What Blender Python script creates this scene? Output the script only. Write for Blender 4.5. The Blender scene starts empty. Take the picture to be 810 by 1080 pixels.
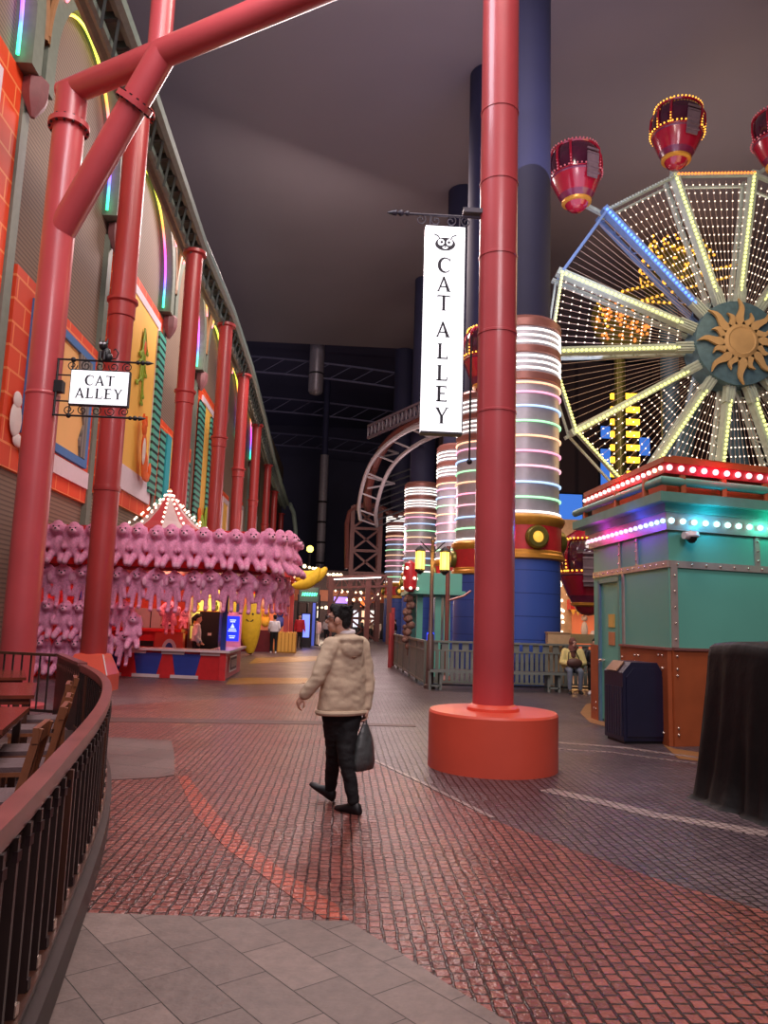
import bpy, bmesh, math, random
from mathutils import Vector, Matrix, Quaternion
random.seed(7)
PI = math.pi
SC = bpy.context.scene
COL = SC.collection

# ------------------------------------------------------------------ camera, world, lights, exposure
EYE = Vector((0, 0, 1.6)); FPX = 810.0
YAW = math.radians(2.83); PITCH = math.atan(115 / 810); ROLL = math.atan(185 / 5760)
c_f = Vector((math.sin(YAW) * math.cos(PITCH), math.cos(YAW) * math.cos(PITCH), math.sin(PITCH)))
_r0 = Vector((c_f.y, -c_f.x, 0)).normalized(); _u0 = _r0.cross(c_f)
c_r = math.cos(ROLL) * _r0 + math.sin(ROLL) * _u0
c_u = -math.sin(ROLL) * _r0 + math.cos(ROLL) * _u0
cam_d = bpy.data.cameras.new('camera'); cam = bpy.data.objects.new('camera', cam_d); COL.objects.link(cam)
cam_d.sensor_fit = 'HORIZONTAL'; cam_d.sensor_width = 36; cam_d.lens = 36; cam_d.clip_end = 400; cam_d.clip_start = 0.05
cam.matrix_world = Matrix(((c_r.x, c_u.x, -c_f.x, EYE.x), (c_r.y, c_u.y, -c_f.y, EYE.y), (c_r.z, c_u.z, -c_f.z, EYE.z), (0, 0, 0, 1)))
SC.camera = cam

def _ray(x, y): return c_f + c_r * ((x - 405) / FPX) - c_u * ((y - 540) / FPX)
def at(x, y, Y):                      # the point of a line of sight at depth Y
    d = _ray(x, y); return EYE + d * (Y / d.y)
def atx(x, y, X):                     # ... on the plane x = X
    d = _ray(x, y); return EYE + d * (X / d.x)
def gnd(x, y, z=0.0):                 # ... on a level plane
    d = _ray(x, y); return EYE + d * ((z - EYE.z) / d.z)

def lin(c): c = c / 255; return c / 12.92 if c <= .04045 else ((c + .055) / 1.055) ** 2.4
def rgb(r, g, b): return (lin(r), lin(g), lin(b), 1)

SC.view_settings.view_transform = 'Standard'; SC.view_settings.look = 'None'
SC.view_settings.gamma = 1; SC.view_settings.use_curve_mapping = False
SC.view_settings.exposure = 0.0
SC.display_settings.display_device = 'sRGB'
SC.cycles.use_denoising = True
SC.cycles.max_bounces = 6; SC.cycles.diffuse_bounces = 3; SC.cycles.glossy_bounces = 3; SC.cycles.transmission_bounces = 4
SC.cycles.sample_clamp_indirect = 4; SC.cycles.caustics_reflective = False; SC.cycles.caustics_refractive = False

W = bpy.data.worlds.new('hall_air'); SC.world = W; W.use_nodes = True
W.node_tree.nodes['Background'].inputs[0].default_value = rgb(190, 178, 190); W.node_tree.nodes['Background'].inputs[1].default_value = 0.30

def lamp(name, kind, loc, energy, color, size=1.0, target=None, sizey=None, blend=None, angle=None):
    d = bpy.data.lights.new(name, kind); o = bpy.data.objects.new(name, d); COL.objects.link(o)
    d.energy = energy; d.color = color[:3]; o.location = loc
    if kind == 'AREA':
        d.size = size
        if sizey: d.shape = 'RECTANGLE'; d.size_y = sizey
    elif kind == 'SPOT':
        d.spot_size = angle or 1.2; d.spot_blend = blend or .6; d.shadow_soft_size = size
    else: d.shadow_soft_size = size
    if target is not None: o.rotation_euler = (Vector(target) - Vector(loc)).to_track_quat('-Z', 'Y').to_euler()
    return o
# unseen fill lights, added to brighten the alley, left wall, booth and ceiling
lamp('hall_fill', 'AREA', (1.5, 3, 20), 1750, rgb(255, 236, 230), 8, (0.5, 9, 0), 5)
lamp('hall_fill', 'AREA', (2, -6, 13), 1150, rgb(255, 236, 240), 6, (-2, 18, 5), 4)  # added front fill from behind the camera, for the poles
lamp('wall_fill', 'AREA', (3, 13, 19), 1250, rgb(255, 238, 226), 6, (-7.8, 24, 8), 3)  # added to brighten the left wall
lamp('wall_fill', 'AREA', (0, 32, 20), 1000, rgb(255, 236, 222), 6, (-7.8, 46, 7), 3)
lamp('alley_fill', 'AREA', (-1, 34, 20), 2100, rgb(255, 230, 226), 6, (-1.5, 24, 0), 4)  # added to put a wet sheen on the far paving
lamp('booth_fill', 'AREA', (-3, 7, 13), 420, rgb(235, 240, 255), 3, (4.6, 12, 1.5))  # added to lift the booth's left face
lamp('ceiling_fill', 'AREA', (5, 22, 14), 560, rgb(214, 214, 255), 10, (3, 30, 24), 10)  # added to lift the ceiling, no fixture there
lamp('ceiling_fill', 'AREA', (16, 30, 16), 430, rgb(255, 232, 214), 8, (16, 34, 24), 8)

# ------------------------------------------------------------------ materials
def mat(name, col, rough=.5, metal=0.0, var=.12, scale=6.0, bump=0.0, bscale=40.0, emit=None, es=0.0, spec=.5, coat=0.0, sampling=True, tall=None):
    m = bpy.data.materials.new(name); m.use_nodes = True
    nt = m.node_tree; p = nt.nodes['Principled BSDF']
    p.inputs['Roughness'].default_value = rough; p.inputs['Metallic'].default_value = metal
    p.inputs['Specular IOR Level'].default_value = spec
    if coat: p.inputs['Coat Weight'].default_value = coat; p.inputs['Coat Roughness'].default_value = .12
    if var > 0:
        tc = nt.nodes.new('ShaderNodeTexCoord'); n = nt.nodes.new('ShaderNodeTexNoise'); n.inputs['Scale'].default_value = scale; n.inputs['Detail'].default_value = 4
        mp = nt.nodes.new('ShaderNodeMapping'); nt.links.new(tc.outputs['Object'], mp.inputs['Vector']); nt.links.new(mp.outputs['Vector'], n.inputs['Vector'])
        if tall: mp.inputs['Scale'].default_value = tall
        r = nt.nodes.new('ShaderNodeValToRGB'); c = Vector(col[:3])
        r.color_ramp.elements[0].position = .3; r.color_ramp.elements[1].position = .7
        r.color_ramp.elements[0].color = (*(c * (1 - var)), 1); r.color_ramp.elements[1].color = (*[min(1, v) for v in c * (1 + var)], 1)
        nt.links.new(n.outputs['Fac'], r.inputs['Fac']); nt.links.new(r.outputs['Color'], p.inputs['Base Color'])
    else: p.inputs['Base Color'].default_value = col
    if bump > 0:
        tc2 = nt.nodes.new('ShaderNodeTexCoord'); n2 = nt.nodes.new('ShaderNodeTexNoise'); n2.inputs['Scale'].default_value = bscale; n2.inputs['Detail'].default_value = 3
        nt.links.new(tc2.outputs['Object'], n2.inputs['Vector'])
        b = nt.nodes.new('ShaderNodeBump'); b.inputs['Strength'].default_value = bump; b.inputs['Distance'].default_value = .02
        nt.links.new(n2.outputs['Fac'], b.inputs['Height']); nt.links.new(b.outputs['Normal'], p.inputs['Normal'])
    if emit:
        p.inputs['Emission Color'].default_value = emit; p.inputs['Emission Strength'].default_value = es
        if not sampling: m.cycles.emission_sampling = 'NONE'
    return m
def glow(name, col, es, sampling=True): return mat(name, col, .4, var=0, emit=col, es=es, sampling=sampling)

def cobble(name, c1, c2, cm, rough=.31, bw=.08, bh=.072, mortar=.009, rot=PI / 2, bumpd=.018, stain=.4, warp=.03):
    m = bpy.data.materials.new(name); m.use_nodes = True; nt = m.node_tree; L = nt.links.new; p = nt.nodes['Principled BSDF']
    tc = nt.nodes.new('ShaderNodeTexCoord'); wn = nt.nodes.new('ShaderNodeTexNoise'); wn.inputs['Scale'].default_value = 5
    L(tc.outputs['Object'], wn.inputs['Vector'])
    sc_ = nt.nodes.new('ShaderNodeVectorMath'); sc_.operation = 'SCALE'; sc_.inputs['Scale'].default_value = warp
    ad = nt.nodes.new('ShaderNodeVectorMath'); ad.operation = 'ADD'
    L(wn.outputs['Color'], sc_.inputs[0]); L(sc_.outputs[0], ad.inputs[0]); L(tc.outputs['Object'], ad.inputs[1])
    mp = nt.nodes.new('ShaderNodeMapping'); mp.inputs['Rotation'].default_value = (0, 0, rot); L(ad.outputs[0], mp.inputs['Vector'])
    b = nt.nodes.new('ShaderNodeTexBrick'); b.inputs['Scale'].default_value = 1; b.inputs['Brick Width'].default_value = bw; b.inputs['Row Height'].default_value = bh
    b.inputs['Mortar Size'].default_value = mortar; b.inputs['Mortar Smooth'].default_value = .55; b.inputs['Bias'].default_value = -.1
    b.inputs['Color1'].default_value = c1; b.inputs['Color2'].default_value = c2; b.inputs['Mortar'].default_value = cm
    L(mp.outputs['Vector'], b.inputs['Vector'])
    n = nt.nodes.new('ShaderNodeTexNoise'); n.inputs['Scale'].default_value = .9; n.inputs['Detail'].default_value = 5; L(tc.outputs['Object'], n.inputs['Vector'])
    r = nt.nodes.new('ShaderNodeValToRGB'); r.color_ramp.elements[0].position = .38; r.color_ramp.elements[1].position = .62
    r.color_ramp.elements[0].color = (1 - stain, 1 - stain, 1 - stain, 1); r.color_ramp.elements[1].color = (1.0, 1.0, 1.0, 1)
    n4 = nt.nodes.new('ShaderNodeTexNoise'); n4.inputs['Scale'].default_value = 11; n4.inputs['Detail'].default_value = 6; n4.inputs['Roughness'].default_value = .7; L(tc.outputs['Object'], n4.inputs['Vector'])
    am = nt.nodes.new('ShaderNodeMix'); am.data_type = 'FLOAT'; am.inputs['Factor'].default_value = .5; L(n.outputs['Fac'], am.inputs['A']); L(n4.outputs['Fac'], am.inputs['B'])
    L(am.outputs['Result'], r.inputs['Fac'])
    mx = nt.nodes.new('ShaderNodeMix'); mx.data_type = 'RGBA'; mx.blend_type = 'MULTIPLY'; mx.inputs['Factor'].default_value = 1
    L(b.outputs['Color'], mx.inputs['A']); L(r.outputs['Color'], mx.inputs['B']); L(mx.outputs['Result'], p.inputs['Base Color'])
    rr = nt.nodes.new('ShaderNodeMapRange'); rr.inputs['From Min'].default_value = .3; rr.inputs['From Max'].default_value = .7
    rr.inputs['To Min'].default_value = rough - .03; rr.inputs['To Max'].default_value = rough + .09
    L(n.outputs['Fac'], rr.inputs['Value']); L(rr.outputs['Result'], p.inputs['Roughness'])
    n3 = nt.nodes.new('ShaderNodeTexNoise'); n3.inputs['Scale'].default_value = 26; n3.inputs['Detail'].default_value = 2; L(tc.outputs['Object'], n3.inputs['Vector'])
    iv = nt.nodes.new('ShaderNodeMath'); iv.operation = 'MULTIPLY_ADD'; iv.inputs[1].default_value = -1.0
    L(b.outputs['Fac'], iv.inputs[0])
    h = nt.nodes.new('ShaderNodeMath'); h.operation = 'MULTIPLY'; h.inputs[1].default_value = .9; L(n3.outputs['Fac'], h.inputs[0]); L(h.outputs[0], iv.inputs[2])
    bp = nt.nodes.new('ShaderNodeBump'); bp.inputs['Strength'].default_value = .8; bp.inputs['Distance'].default_value = bumpd
    L(iv.outputs[0], bp.inputs['Height']); L(bp.outputs['Normal'], p.inputs['Normal'])
    return m

def bands(name, c1, c2, pitch, axis='Z', rough=.6, bump=.4, duty=.5, soft=.08):   # slats, ribs, stripes along one axis
    m = bpy.data.materials.new(name); m.use_nodes = True; nt = m.node_tree; L = nt.links.new; p = nt.nodes['Principled BSDF']; p.inputs['Roughness'].default_value = rough
    tc = nt.nodes.new('ShaderNodeTexCoord'); sp = nt.nodes.new('ShaderNodeSeparateXYZ'); L(tc.outputs['Object'], sp.inputs[0])
    d = nt.nodes.new('ShaderNodeMath'); d.operation = 'DIVIDE'; d.inputs[1].default_value = pitch; L(sp.outputs[axis], d.inputs[0])
    f = nt.nodes.new('ShaderNodeMath'); f.operation = 'FRACT'; L(d.outputs[0], f.inputs[0])
    r = nt.nodes.new('ShaderNodeValToRGB'); e = r.color_ramp.elements; e[0].position = duty - soft; e[1].position = duty; e[0].color = c1; e[1].color = c2
    L(f.outputs[0], r.inputs['Fac']); L(r.outputs['Color'], p.inputs['Base Color'])
    if bump:
        bp = nt.nodes.new('ShaderNodeBump'); bp.inputs['Strength'].default_value = bump; bp.inputs['Distance'].default_value = pitch * .3
        L(f.outputs[0], bp.inputs['Height']); L(bp.outputs['Normal'], p.inputs['Normal'])
    return m

def brickwall(name, c1, c2, cm, bw, bh, ms, rough=.6):     # painted bricks on a wall facing +x
    m = bpy.data.materials.new(name); m.use_nodes = True; nt = m.node_tree; L = nt.links.new; p = nt.nodes['Principled BSDF']; p.inputs['Roughness'].default_value = rough
    tc = nt.nodes.new('ShaderNodeTexCoord'); sp = nt.nodes.new('ShaderNodeSeparateXYZ'); cb = nt.nodes.new('ShaderNodeCombineXYZ')
    L(tc.outputs['Object'], sp.inputs[0]); L(sp.outputs['Y'], cb.inputs['X']); L(sp.outputs['Z'], cb.inputs['Y'])
    b = nt.nodes.new('ShaderNodeTexBrick'); b.inputs['Scale'].default_value = 1; b.inputs['Brick Width'].default_value = bw; b.inputs['Row Height'].default_value = bh
    b.inputs['Mortar Size'].default_value = ms; b.inputs['Color1'].default_value = c1; b.inputs['Color2'].default_value = c2; b.inputs['Mortar'].default_value = cm
    L(cb.outputs[0], b.inputs['Vector']); L(b.outputs['Color'], p.inputs['Base Color'])
    return m

def zramp(name, stops, z0, z1, es):                          # a neon tube whose gas colour runs along its height
    m = bpy.data.materials.new(name); m.use_nodes = True; nt = m.node_tree; L = nt.links.new; p = nt.nodes['Principled BSDF']
    tc = nt.nodes.new('ShaderNodeTexCoord'); sp = nt.nodes.new('ShaderNodeSeparateXYZ'); L(tc.outputs['Object'], sp.inputs[0])
    mr = nt.nodes.new('ShaderNodeMapRange'); mr.inputs['From Min'].default_value = z0; mr.inputs['From Max'].default_value = z1; L(sp.outputs['Z'], mr.inputs['Value'])
    r = nt.nodes.new('ShaderNodeValToRGB'); e = r.color_ramp.elements
    while len(e) < len(stops): e.new(.5)
    for i, (t, c) in enumerate(stops): e[i].position = t; e[i].color = c
    L(mr.outputs['Result'], r.inputs['Fac']); L(r.outputs['Color'], p.inputs['Emission Color']); p.inputs['Emission Strength'].default_value = es
    p.inputs['Base Color'].default_value = (.2, .2, .2, 1)
    return m

# ------------------------------------------------------------------ mesh building
class MB:
    def __init__(s): s.v = []; s.f = []; s.m = []; s.k = 0
    def add(s, vs, fs, k=None):
        o = len(s.v); s.v += [Vector(v) for v in vs]; s.f += [tuple(i + o for i in f) for f in fs]; s.m += [s.k if k is None else k] * len(fs); return s
    def box(s, lo, hi, k=None, M=None):
        x0, y0, z0 = lo; x1, y1, z1 = hi
        vs = [Vector(p) for p in ((x0, y0, z0), (x1, y0, z0), (x1, y1, z0), (x0, y1, z0), (x0, y0, z1), (x1, y0, z1), (x1, y1, z1), (x0, y1, z1))]
        if M: vs = [M @ v for v in vs]
        return s.add(vs, [(3, 2, 1, 0), (4, 5, 6, 7), (0, 1, 5, 4), (1, 2, 6, 5), (2, 3, 7, 6), (3, 0, 4, 7)], k)
    def cbox(s, c, size, k=None, M=None):
        h = Vector(size) / 2; c = Vector(c); return s.box(c - h, c + h, k, M)
    def bar(s, p, q, w, h, up=(0, 0, 1), k=None):            # rectangular bar from p to q
        p = Vector(p); q = Vector(q); d = (q - p).normalized(); up = Vector(up)
        if abs(d.dot(up)) > .98: up = Vector((0, 1, 0))
        a = d.cross(up).normalized(); b = a.cross(d); vs = []
        for c in (p, q):
            for i, j in ((-1, -1), (1, -1), (1, 1), (-1, 1)): vs.append(c + a * (i * w / 2) + b * (j * h / 2))
        return s.add(vs, [(3, 2, 1, 0), (4, 5, 6, 7), (0, 1, 5, 4), (1, 2, 6, 5), (2, 3, 7, 6), (3, 0, 4, 7)], k)
    def tube(s, pts, r, n=8, closed=False, caps=True, k=None):
        pts = [Vector(p) for p in pts]; N = len(pts); R = r if isinstance(r, (list, tuple)) else [r] * N
        vs = []; fs = []; prev = None
        for i, p in enumerate(pts):
            if closed: d = pts[(i + 1) % N] - pts[i - 1]
            else: d = pts[min(i + 1, N - 1)] - pts[max(i - 1, 0)]
            d = d.normalized() if d.length > 1e-9 else Vector((0, 0, 1))
            if prev is None:
                a = Vector((0, 0, 1)) if abs(d.z) < .9 else Vector((1, 0, 0)); a = (a - d * a.dot(d)).normalized()
            else: a = (prev - d * prev.dot(d)).normalized()
            prev = a; b = d.cross(a)
            for j in range(n): t = 2 * PI * j / n; vs.append(p + (a * math.cos(t) + b * math.sin(t)) * R[i])
        for i in range(N if closed else N - 1):
            i2 = (i + 1) % N
            for j in range(n): fs.append((i * n + j, i * n + (j + 1) % n, i2 * n + (j + 1) % n, i2 * n + j))
        if caps and not closed: fs += [tuple(range(n - 1, -1, -1)), tuple((N - 1) * n + j for j in range(n))]
        return s.add(vs, fs, k)
    def cyl(s, p, q, r0, r1=None, n=16, k=None): return s.tube([p, q], [r0, r0 if r1 is None else r1], n, k=k)
    def lathe(s, c, prof, n=24, k=None, M=None, a0=0.0):    # prof [(r,z)], axis z through c
        c = Vector(c); vs = []; fs = []
        for r, z in prof:
            for j in range(n):
                t = a0 + 2 * PI * j / n; v = Vector((r * math.cos(t), r * math.sin(t), z)); vs.append((M @ v if M else v) + c)
        for i in range(len(prof) - 1):
            for j in range(n): fs.append((i * n + j, i * n + (j + 1) % n, (i + 1) * n + (j + 1) % n, (i + 1) * n + j))
        if prof[0][0] > 1e-5: fs.append(tuple(range(n - 1, -1, -1)))
        if prof[-1][0] > 1e-5: fs.append(tuple((len(prof) - 1) * n + j for j in range(n)))
        return s.add(vs, fs, k)
    def prism(s, poly, z0, z1, k=None):                      # level polygon (x,y)
        n = len(poly); vs = [(p[0], p[1], z0) for p in poly] + [(p[0], p[1], z1) for p in poly]
        a = sum(poly[i][0] * poly[(i + 1) % n][1] - poly[(i + 1) % n][0] * poly[i][1] for i in range(n))
        o = list(range(n)) if a > 0 else list(range(n - 1, -1, -1))
        fs = [tuple(reversed(o)), tuple(i + n for i in o)] + [(o[i], o[(i + 1) % n], o[(i + 1) % n] + n, o[i] + n) for i in range(n)]
        return s.add(vs, fs, k)
    def slab(s, pts, d, k=None):                             # any planar polygon thickened along vector d
        pts = [Vector(p) for p in pts]; d = Vector(d); n = len(pts)
        nv = Vector((0, 0, 0))
        for i in range(n): nv += pts[i].cross(pts[(i + 1) % n])
        if nv.dot(d) < 0: pts.reverse()
        return s.add(pts + [p + d for p in pts], [tuple(range(n - 1, -1, -1)), tuple(range(n, 2 * n))] + [(i, (i + 1) % n, (i + 1) % n + n, i + n) for i in range(n)], k)
    def ball(s, c, r, nu=12, nv=8, k=None, M=None):
        rx, ry, rz = r if isinstance(r, (tuple, list)) else (r, r, r); c = Vector(c); vs = []; fs = []
        for i in range(1, nv):
            ph = PI * i / nv
            for j in range(nu):
                t = 2 * PI * j / nu; v = Vector((rx * math.sin(ph) * math.cos(t), ry * math.sin(ph) * math.sin(t), rz * math.cos(ph))); vs.append((M @ v if M else v) + c)
        T = Vector((0, 0, rz)); T = M @ T if M else T
        vs += [c + T, c - T]; a = len(vs) - 2
        for i in range(nv - 2):
            for j in range(nu): fs.append((i * nu + j, (i + 1) * nu + j, (i + 1) * nu + (j + 1) % nu, i * nu + (j + 1) % nu))
        for j in range(nu):
            fs.append((a, j, (j + 1) % nu)); fs.append((a + 1, (nv - 2) * nu + (j + 1) % nu, (nv - 2) * nu + j))
        return s.add(vs, fs, k)
    def cap(s, p, q, r0, r1, n=12):                          # tapered capsule, for fusing
        p = Vector(p); q = Vector(q); s.cyl(p, q, r0, r1, n); s.ball(p, r0, n, 8); return s.ball(q, r1, n, 8)
    def merge(s, o, M=None, k=None):
        return s.add([M @ v if M else v for v in o.v], o.f, k if k is not None else None) if k is not None or not o.m else s._mm(o, M)
    def _mm(s, o, M):
        b = len(s.v); s.v += [M @ v if M else v.copy() for v in o.v]; s.f += [tuple(i + b for i in f) for f in o.f]; s.m += o.m; return s
    def mesh(s, name, mats, smooth=None, org=None):
        me = bpy.data.meshes.new(name); o = Vector(org) if org is not None else Vector((0, 0, 0))
        me.from_pydata([v - o for v in s.v], [], s.f)
        if not isinstance(mats, (list, tuple)): mats = [mats]
        for m in mats: me.materials.append(m)
        if len(mats) > 1: me.polygons.foreach_set('material_index', s.m)
        bm = bmesh.new(); bm.from_mesh(me); bmesh.ops.recalc_face_normals(bm, faces=bm.faces); bm.to_mesh(me); bm.free()
        if smooth is not None: me.polygons.foreach_set('use_smooth', [True] * len(me.polygons)); me.set_sharp_from_angle(angle=math.radians(smooth))
        return me
    def fuse(s, name, m, voxel, smooth=4, org=None):        # one continuous skin over everything added so far
        me = s.mesh(name + '_raw', m); o = bpy.data.objects.new('raw', me); COL.objects.link(o)
        r = o.modifiers.new('r', 'REMESH'); r.mode = 'VOXEL'; r.voxel_size = voxel; r.use_smooth_shade = True
        if smooth: q = o.modifiers.new('s', 'SMOOTH'); q.iterations = smooth; q.factor = .5
        dg = bpy.context.evaluated_depsgraph_get(); out = bpy.data.meshes.new_from_object(o.evaluated_get(dg)); out.name = name
        bpy.data.objects.remove(o); bpy.data.meshes.remove(me)
        if org is not None: out.transform(Matrix.Translation(-Vector(org)))
        out.materials.clear(); out.materials.append(m); out.polygons.foreach_set('use_smooth', [True] * len(out.polygons))
        return out

def tag(o, label=None, cat=None, group=None, kind=None):
    if label: o['label'] = label
    if cat: o['category'] = cat
    if group: o['group'] = group
    if kind: o['kind'] = kind
    return o
def thing(name, label, cat, loc=(0, 0, 0), group=None, kind=None, rz=0.0):
    o = bpy.data.objects.new(name, None); COL.objects.link(o); o.location = loc; o.rotation_euler.z = rz; o.empty_display_size = .2
    return tag(o, label, cat, group, kind)
def base(o):                                                 # where a root or a part stands in the world
    p = Vector((0, 0, 0))
    while o is not None: p += o.location; o = o.parent
    return p
def put(name, me, parent=None, label=None):
    o = bpy.data.objects.new(name, me); COL.objects.link(o)
    if parent is not None: o.parent = parent
    if label: o['label'] = label
    return o
def part(name, mb, mats, parent, smooth=40, label=None, kind=None):   # mb is in world coordinates; its root is not turned yet
    o = put(name, mb.mesh(name, mats, smooth, base(parent)), parent, label)
    if kind: o['kind'] = kind
    return o
def solo(name, mb, mats, label, cat, loc=None, group=None, kind=None, smooth=40):
    loc = loc if loc is not None else (0, 0, 0)
    o = put(name, mb.mesh(name, mats, smooth, loc)); o.location = loc
    return tag(o, label, cat, group, kind)
def struct(name, mb, mats, smooth=None):
    o = put(name, mb.mesh(name, mats, smooth)); o['kind'] = 'structure'; return o
def dup(root, loc, rz=None, label=None, group=None):
    r = root.copy(); COL.objects.link(r); r.location = loc
    if rz is not None: r.rotation_euler.z = rz
    if label: r['label'] = label
    if group: r['group'] = group
    for ch in list(root.children):
        c = ch.copy(); COL.objects.link(c); c.parent = r
        for g in ch.children: d = g.copy(); COL.objects.link(d); d.parent = c
    return r
def arc(c, r, a0, a1, n, ax=(1, 0, 0), ay=(0, 0, 1)):
    c = Vector(c); ax = Vector(ax); ay = Vector(ay)
    return [c + ax * (r * math.cos(a0 + (a1 - a0) * i / n)) + ay * (r * math.sin(a0 + (a1 - a0) * i / n)) for i in range(n + 1)]
ORD = ['first', 'second', 'third', 'fourth', 'fifth', 'sixth', 'seventh', 'eighth', 'ninth', 'tenth', 'eleventh', 'twelfth', 'thirteenth', 'fourteenth', 'fifteenth', 'sixteenth', 'seventeenth', 'eighteenth', 'nineteenth', 'twentieth', 'twenty-first', 'twenty-second', 'twenty-third', 'twenty-fourth', 'twenty-fifth', 'twenty-sixth']

M_red = mat('red_steel_paint', rgb(186, 72, 76), .38, var=.10, scale=1.2, coat=.25, bump=.05, bscale=8)
M_redrow = mat('red_column_paint', rgb(168, 54, 54), .42, var=.10, scale=1.0, coat=.15)
M_orange = mat('orange_and_lit_red_paint', rgb(226, 88, 66), .4, var=.05, scale=2, coat=.2)  # on the pole pedestals: the red paint with its lighting put into the colour
M_black = mat('black_iron', rgb(22, 20, 24), .5, var=.2)
M_dark = mat('dark_metal', rgb(40, 38, 44), .45, metal=.4, var=.2)
M_bolt = mat('bolt_metal', rgb(60, 45, 48), .4, metal=.6, var=.1)
M_white = mat('white_paint', rgb(225, 215, 218), .45, var=.04)
M_signface = mat('backlit_white_acrylic', rgb(245, 245, 250), .3, var=0, emit=rgb(250, 250, 255), es=1.25)
M_signsmall = mat('softly_lit_white_acrylic', rgb(245, 245, 250), .3, var=0, emit=rgb(250, 250, 255), es=.9)
M_ink = mat('black_print', rgb(30, 28, 40), .6, var=.05)
M_navy = mat('navy_steel', rgb(30, 30, 62), .75, var=.12, scale=.8)
M_bluepan = mat('blue_panel_paint', rgb(66, 92, 178), .4, var=.1, scale=1.5, coat=.2)
M_gold = mat('gold_paint', rgb(214, 150, 60), .35, metal=.35, var=.1)
M_silver = mat('silver_cladding', rgb(170, 165, 175), .38, metal=.25, var=.06)
M_copper = mat('copper_trim', rgb(150, 96, 88), .4, metal=.3, var=.1)
M_teal = mat('teal_panel_paint', rgb(104, 178, 158), .5, var=.06, scale=.7)
M_tealroof = mat('teal_green_trim', rgb(96, 150, 132), .5, var=.08)
M_rail_green = mat('grey_green_steel', rgb(128, 146, 138), .45, var=.1)
M_rust = mat('rust_brown_panel', rgb(168, 84, 44), .5, var=.12, scale=2.5)
M_strip = mat('pale_metal_strip', rgb(180, 160, 150), .4, metal=.3, var=.08)
M_rivet = mat('bright_rivet', rgb(235, 215, 200), .25, metal=.8, var=0)
M_pink = mat('pink_plush', rgb(240, 156, 192), .9, var=.2, scale=26, bump=1.0, bscale=70, spec=.15)
M_pink2 = mat('pale_pink_plush', rgb(255, 180, 208), .9, var=.12, scale=16, bump=.9, bscale=70, spec=.15)
M_wood = mat('varnished_wood', rgb(120, 62, 40), .35, var=.3, scale=9, tall=(1, 1, .15), coat=.3)
M_darkwood = mat('dark_stained_wood', rgb(74, 42, 30), .4, var=.3, scale=9, tall=(1, 1, .15), coat=.2)
M_railwood = mat('worn_red_handrail', rgb(122, 68, 66), .33, var=.25, scale=4, coat=.3)
M_blackp = mat('black_picket_paint', rgb(46, 32, 30), .4, var=.2)
M_kerb = mat('dark_kerb_stone', rgb(58, 44, 42), .5, var=.25, scale=3)
M_skin = mat('skin', rgb(214, 164, 142), .55, var=.06)
M_hair = mat('black_hair', rgb(16, 13, 14), .75, var=.3, scale=60, bump=.5, bscale=120)
M_yellowbulb = glow('warm_yellow_bulb', rgb(255, 180, 64), 1.7, False)
M_limebulb = glow('lime_yellow_bulb', rgb(232, 232, 140), 1.7, False)
M_whitebulb = glow('white_bulb', rgb(255, 232, 208), 2.0, False)
M_orangebulb = glow('orange_bulb', rgb(255, 138, 60), 1.5, False)
M_bluebulb = glow('blue_bulb', rgb(90, 140, 255), 2.5, False)
# ------------------------------------------------------------------ the setting: floor, walls, ceiling
M_cob_grey = cobble('grey_brown_cobbles', rgb(114, 96, 100), rgb(88, 72, 78), rgb(40, 31, 33))
M_cob_red = cobble('red_brown_cobbles', rgb(156, 86, 76), rgb(114, 62, 56), rgb(42, 22, 21))
M_cob_or = cobble('orange_paint_and_light_cobbles', rgb(200, 86, 62), rgb(168, 68, 50), rgb(80, 36, 30), stain=.3)
M_cob_light = cobble('pale_cobble_band', rgb(176, 156, 150), rgb(150, 130, 126), rgb(96, 80, 78), stain=.15)
M_cob_yel = cobble('yellow_painted_paving', rgb(190, 146, 66), rgb(160, 116, 50), rgb(96, 70, 34), rough=.3, stain=.2)
M_tile = cobble('grey_stone_tiles', rgb(136, 116, 108), rgb(108, 92, 86), rgb(48, 40, 38), rough=.5, bw=.46, bh=.25, mortar=.0035, rot=.94, bumpd=.004, stain=.42, warp=0)
M_patch = cobble('grey_kerb_slab', rgb(112, 92, 88), rgb(98, 80, 76), rgb(56, 44, 42), rough=.42, bw=.9, bh=.5, mortar=.004, rot=0.3, bumpd=.003, stain=.3, warp=0)
M_drain = mat('dark_drain_strip', rgb(78, 46, 42), .5, var=.2)

struct('floor', MB().prism([(-16, -8), (45, -8), (45, 95), (-16, 95)], -.2, 0), M_cob_grey)
def g2(x, y): p = gnd(x, y); return (p.x, p.y)
tile_edge = [(-1.45, 4.46), (-0.6, 4.42), (0.1, 4.38)]
tile_arc = [(0.1, 4.38), (0.34, 4.0), (0.53, 3.68), (0.74, 3.34), (0.95, 2.9), (1.15, 2.3), (1.3, 1.4), (1.35, 0.4), (1.3, -4)]
struct('floor_stone_tiles', MB().prism(tile_edge + tile_arc[1:] + [(-2.5, -4), (-2.5, 4.5)], -.05, .004), M_tile)
red_arc = [(-0.2, 17.6), (0.25, 14), (0.35, 11), (0.43, 9.02), (0.89, 7.82), (1.31, 6.58), (1.72, 5.81), (2.13, 5.11), (2.53, 4.61), (3.3, 3.9), (4.5, 3.2), (4.5, -4)]
struct('floor_red_paving', MB().prism(red_arc + [(1.3, -4)] + tile_arc[::-1][1:] + tile_edge[::-1][1:] + [(-2.2, 7.4), (-3.2, 10.4), (-4.6, 13.2)], -.05, .003), M_cob_red)
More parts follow.
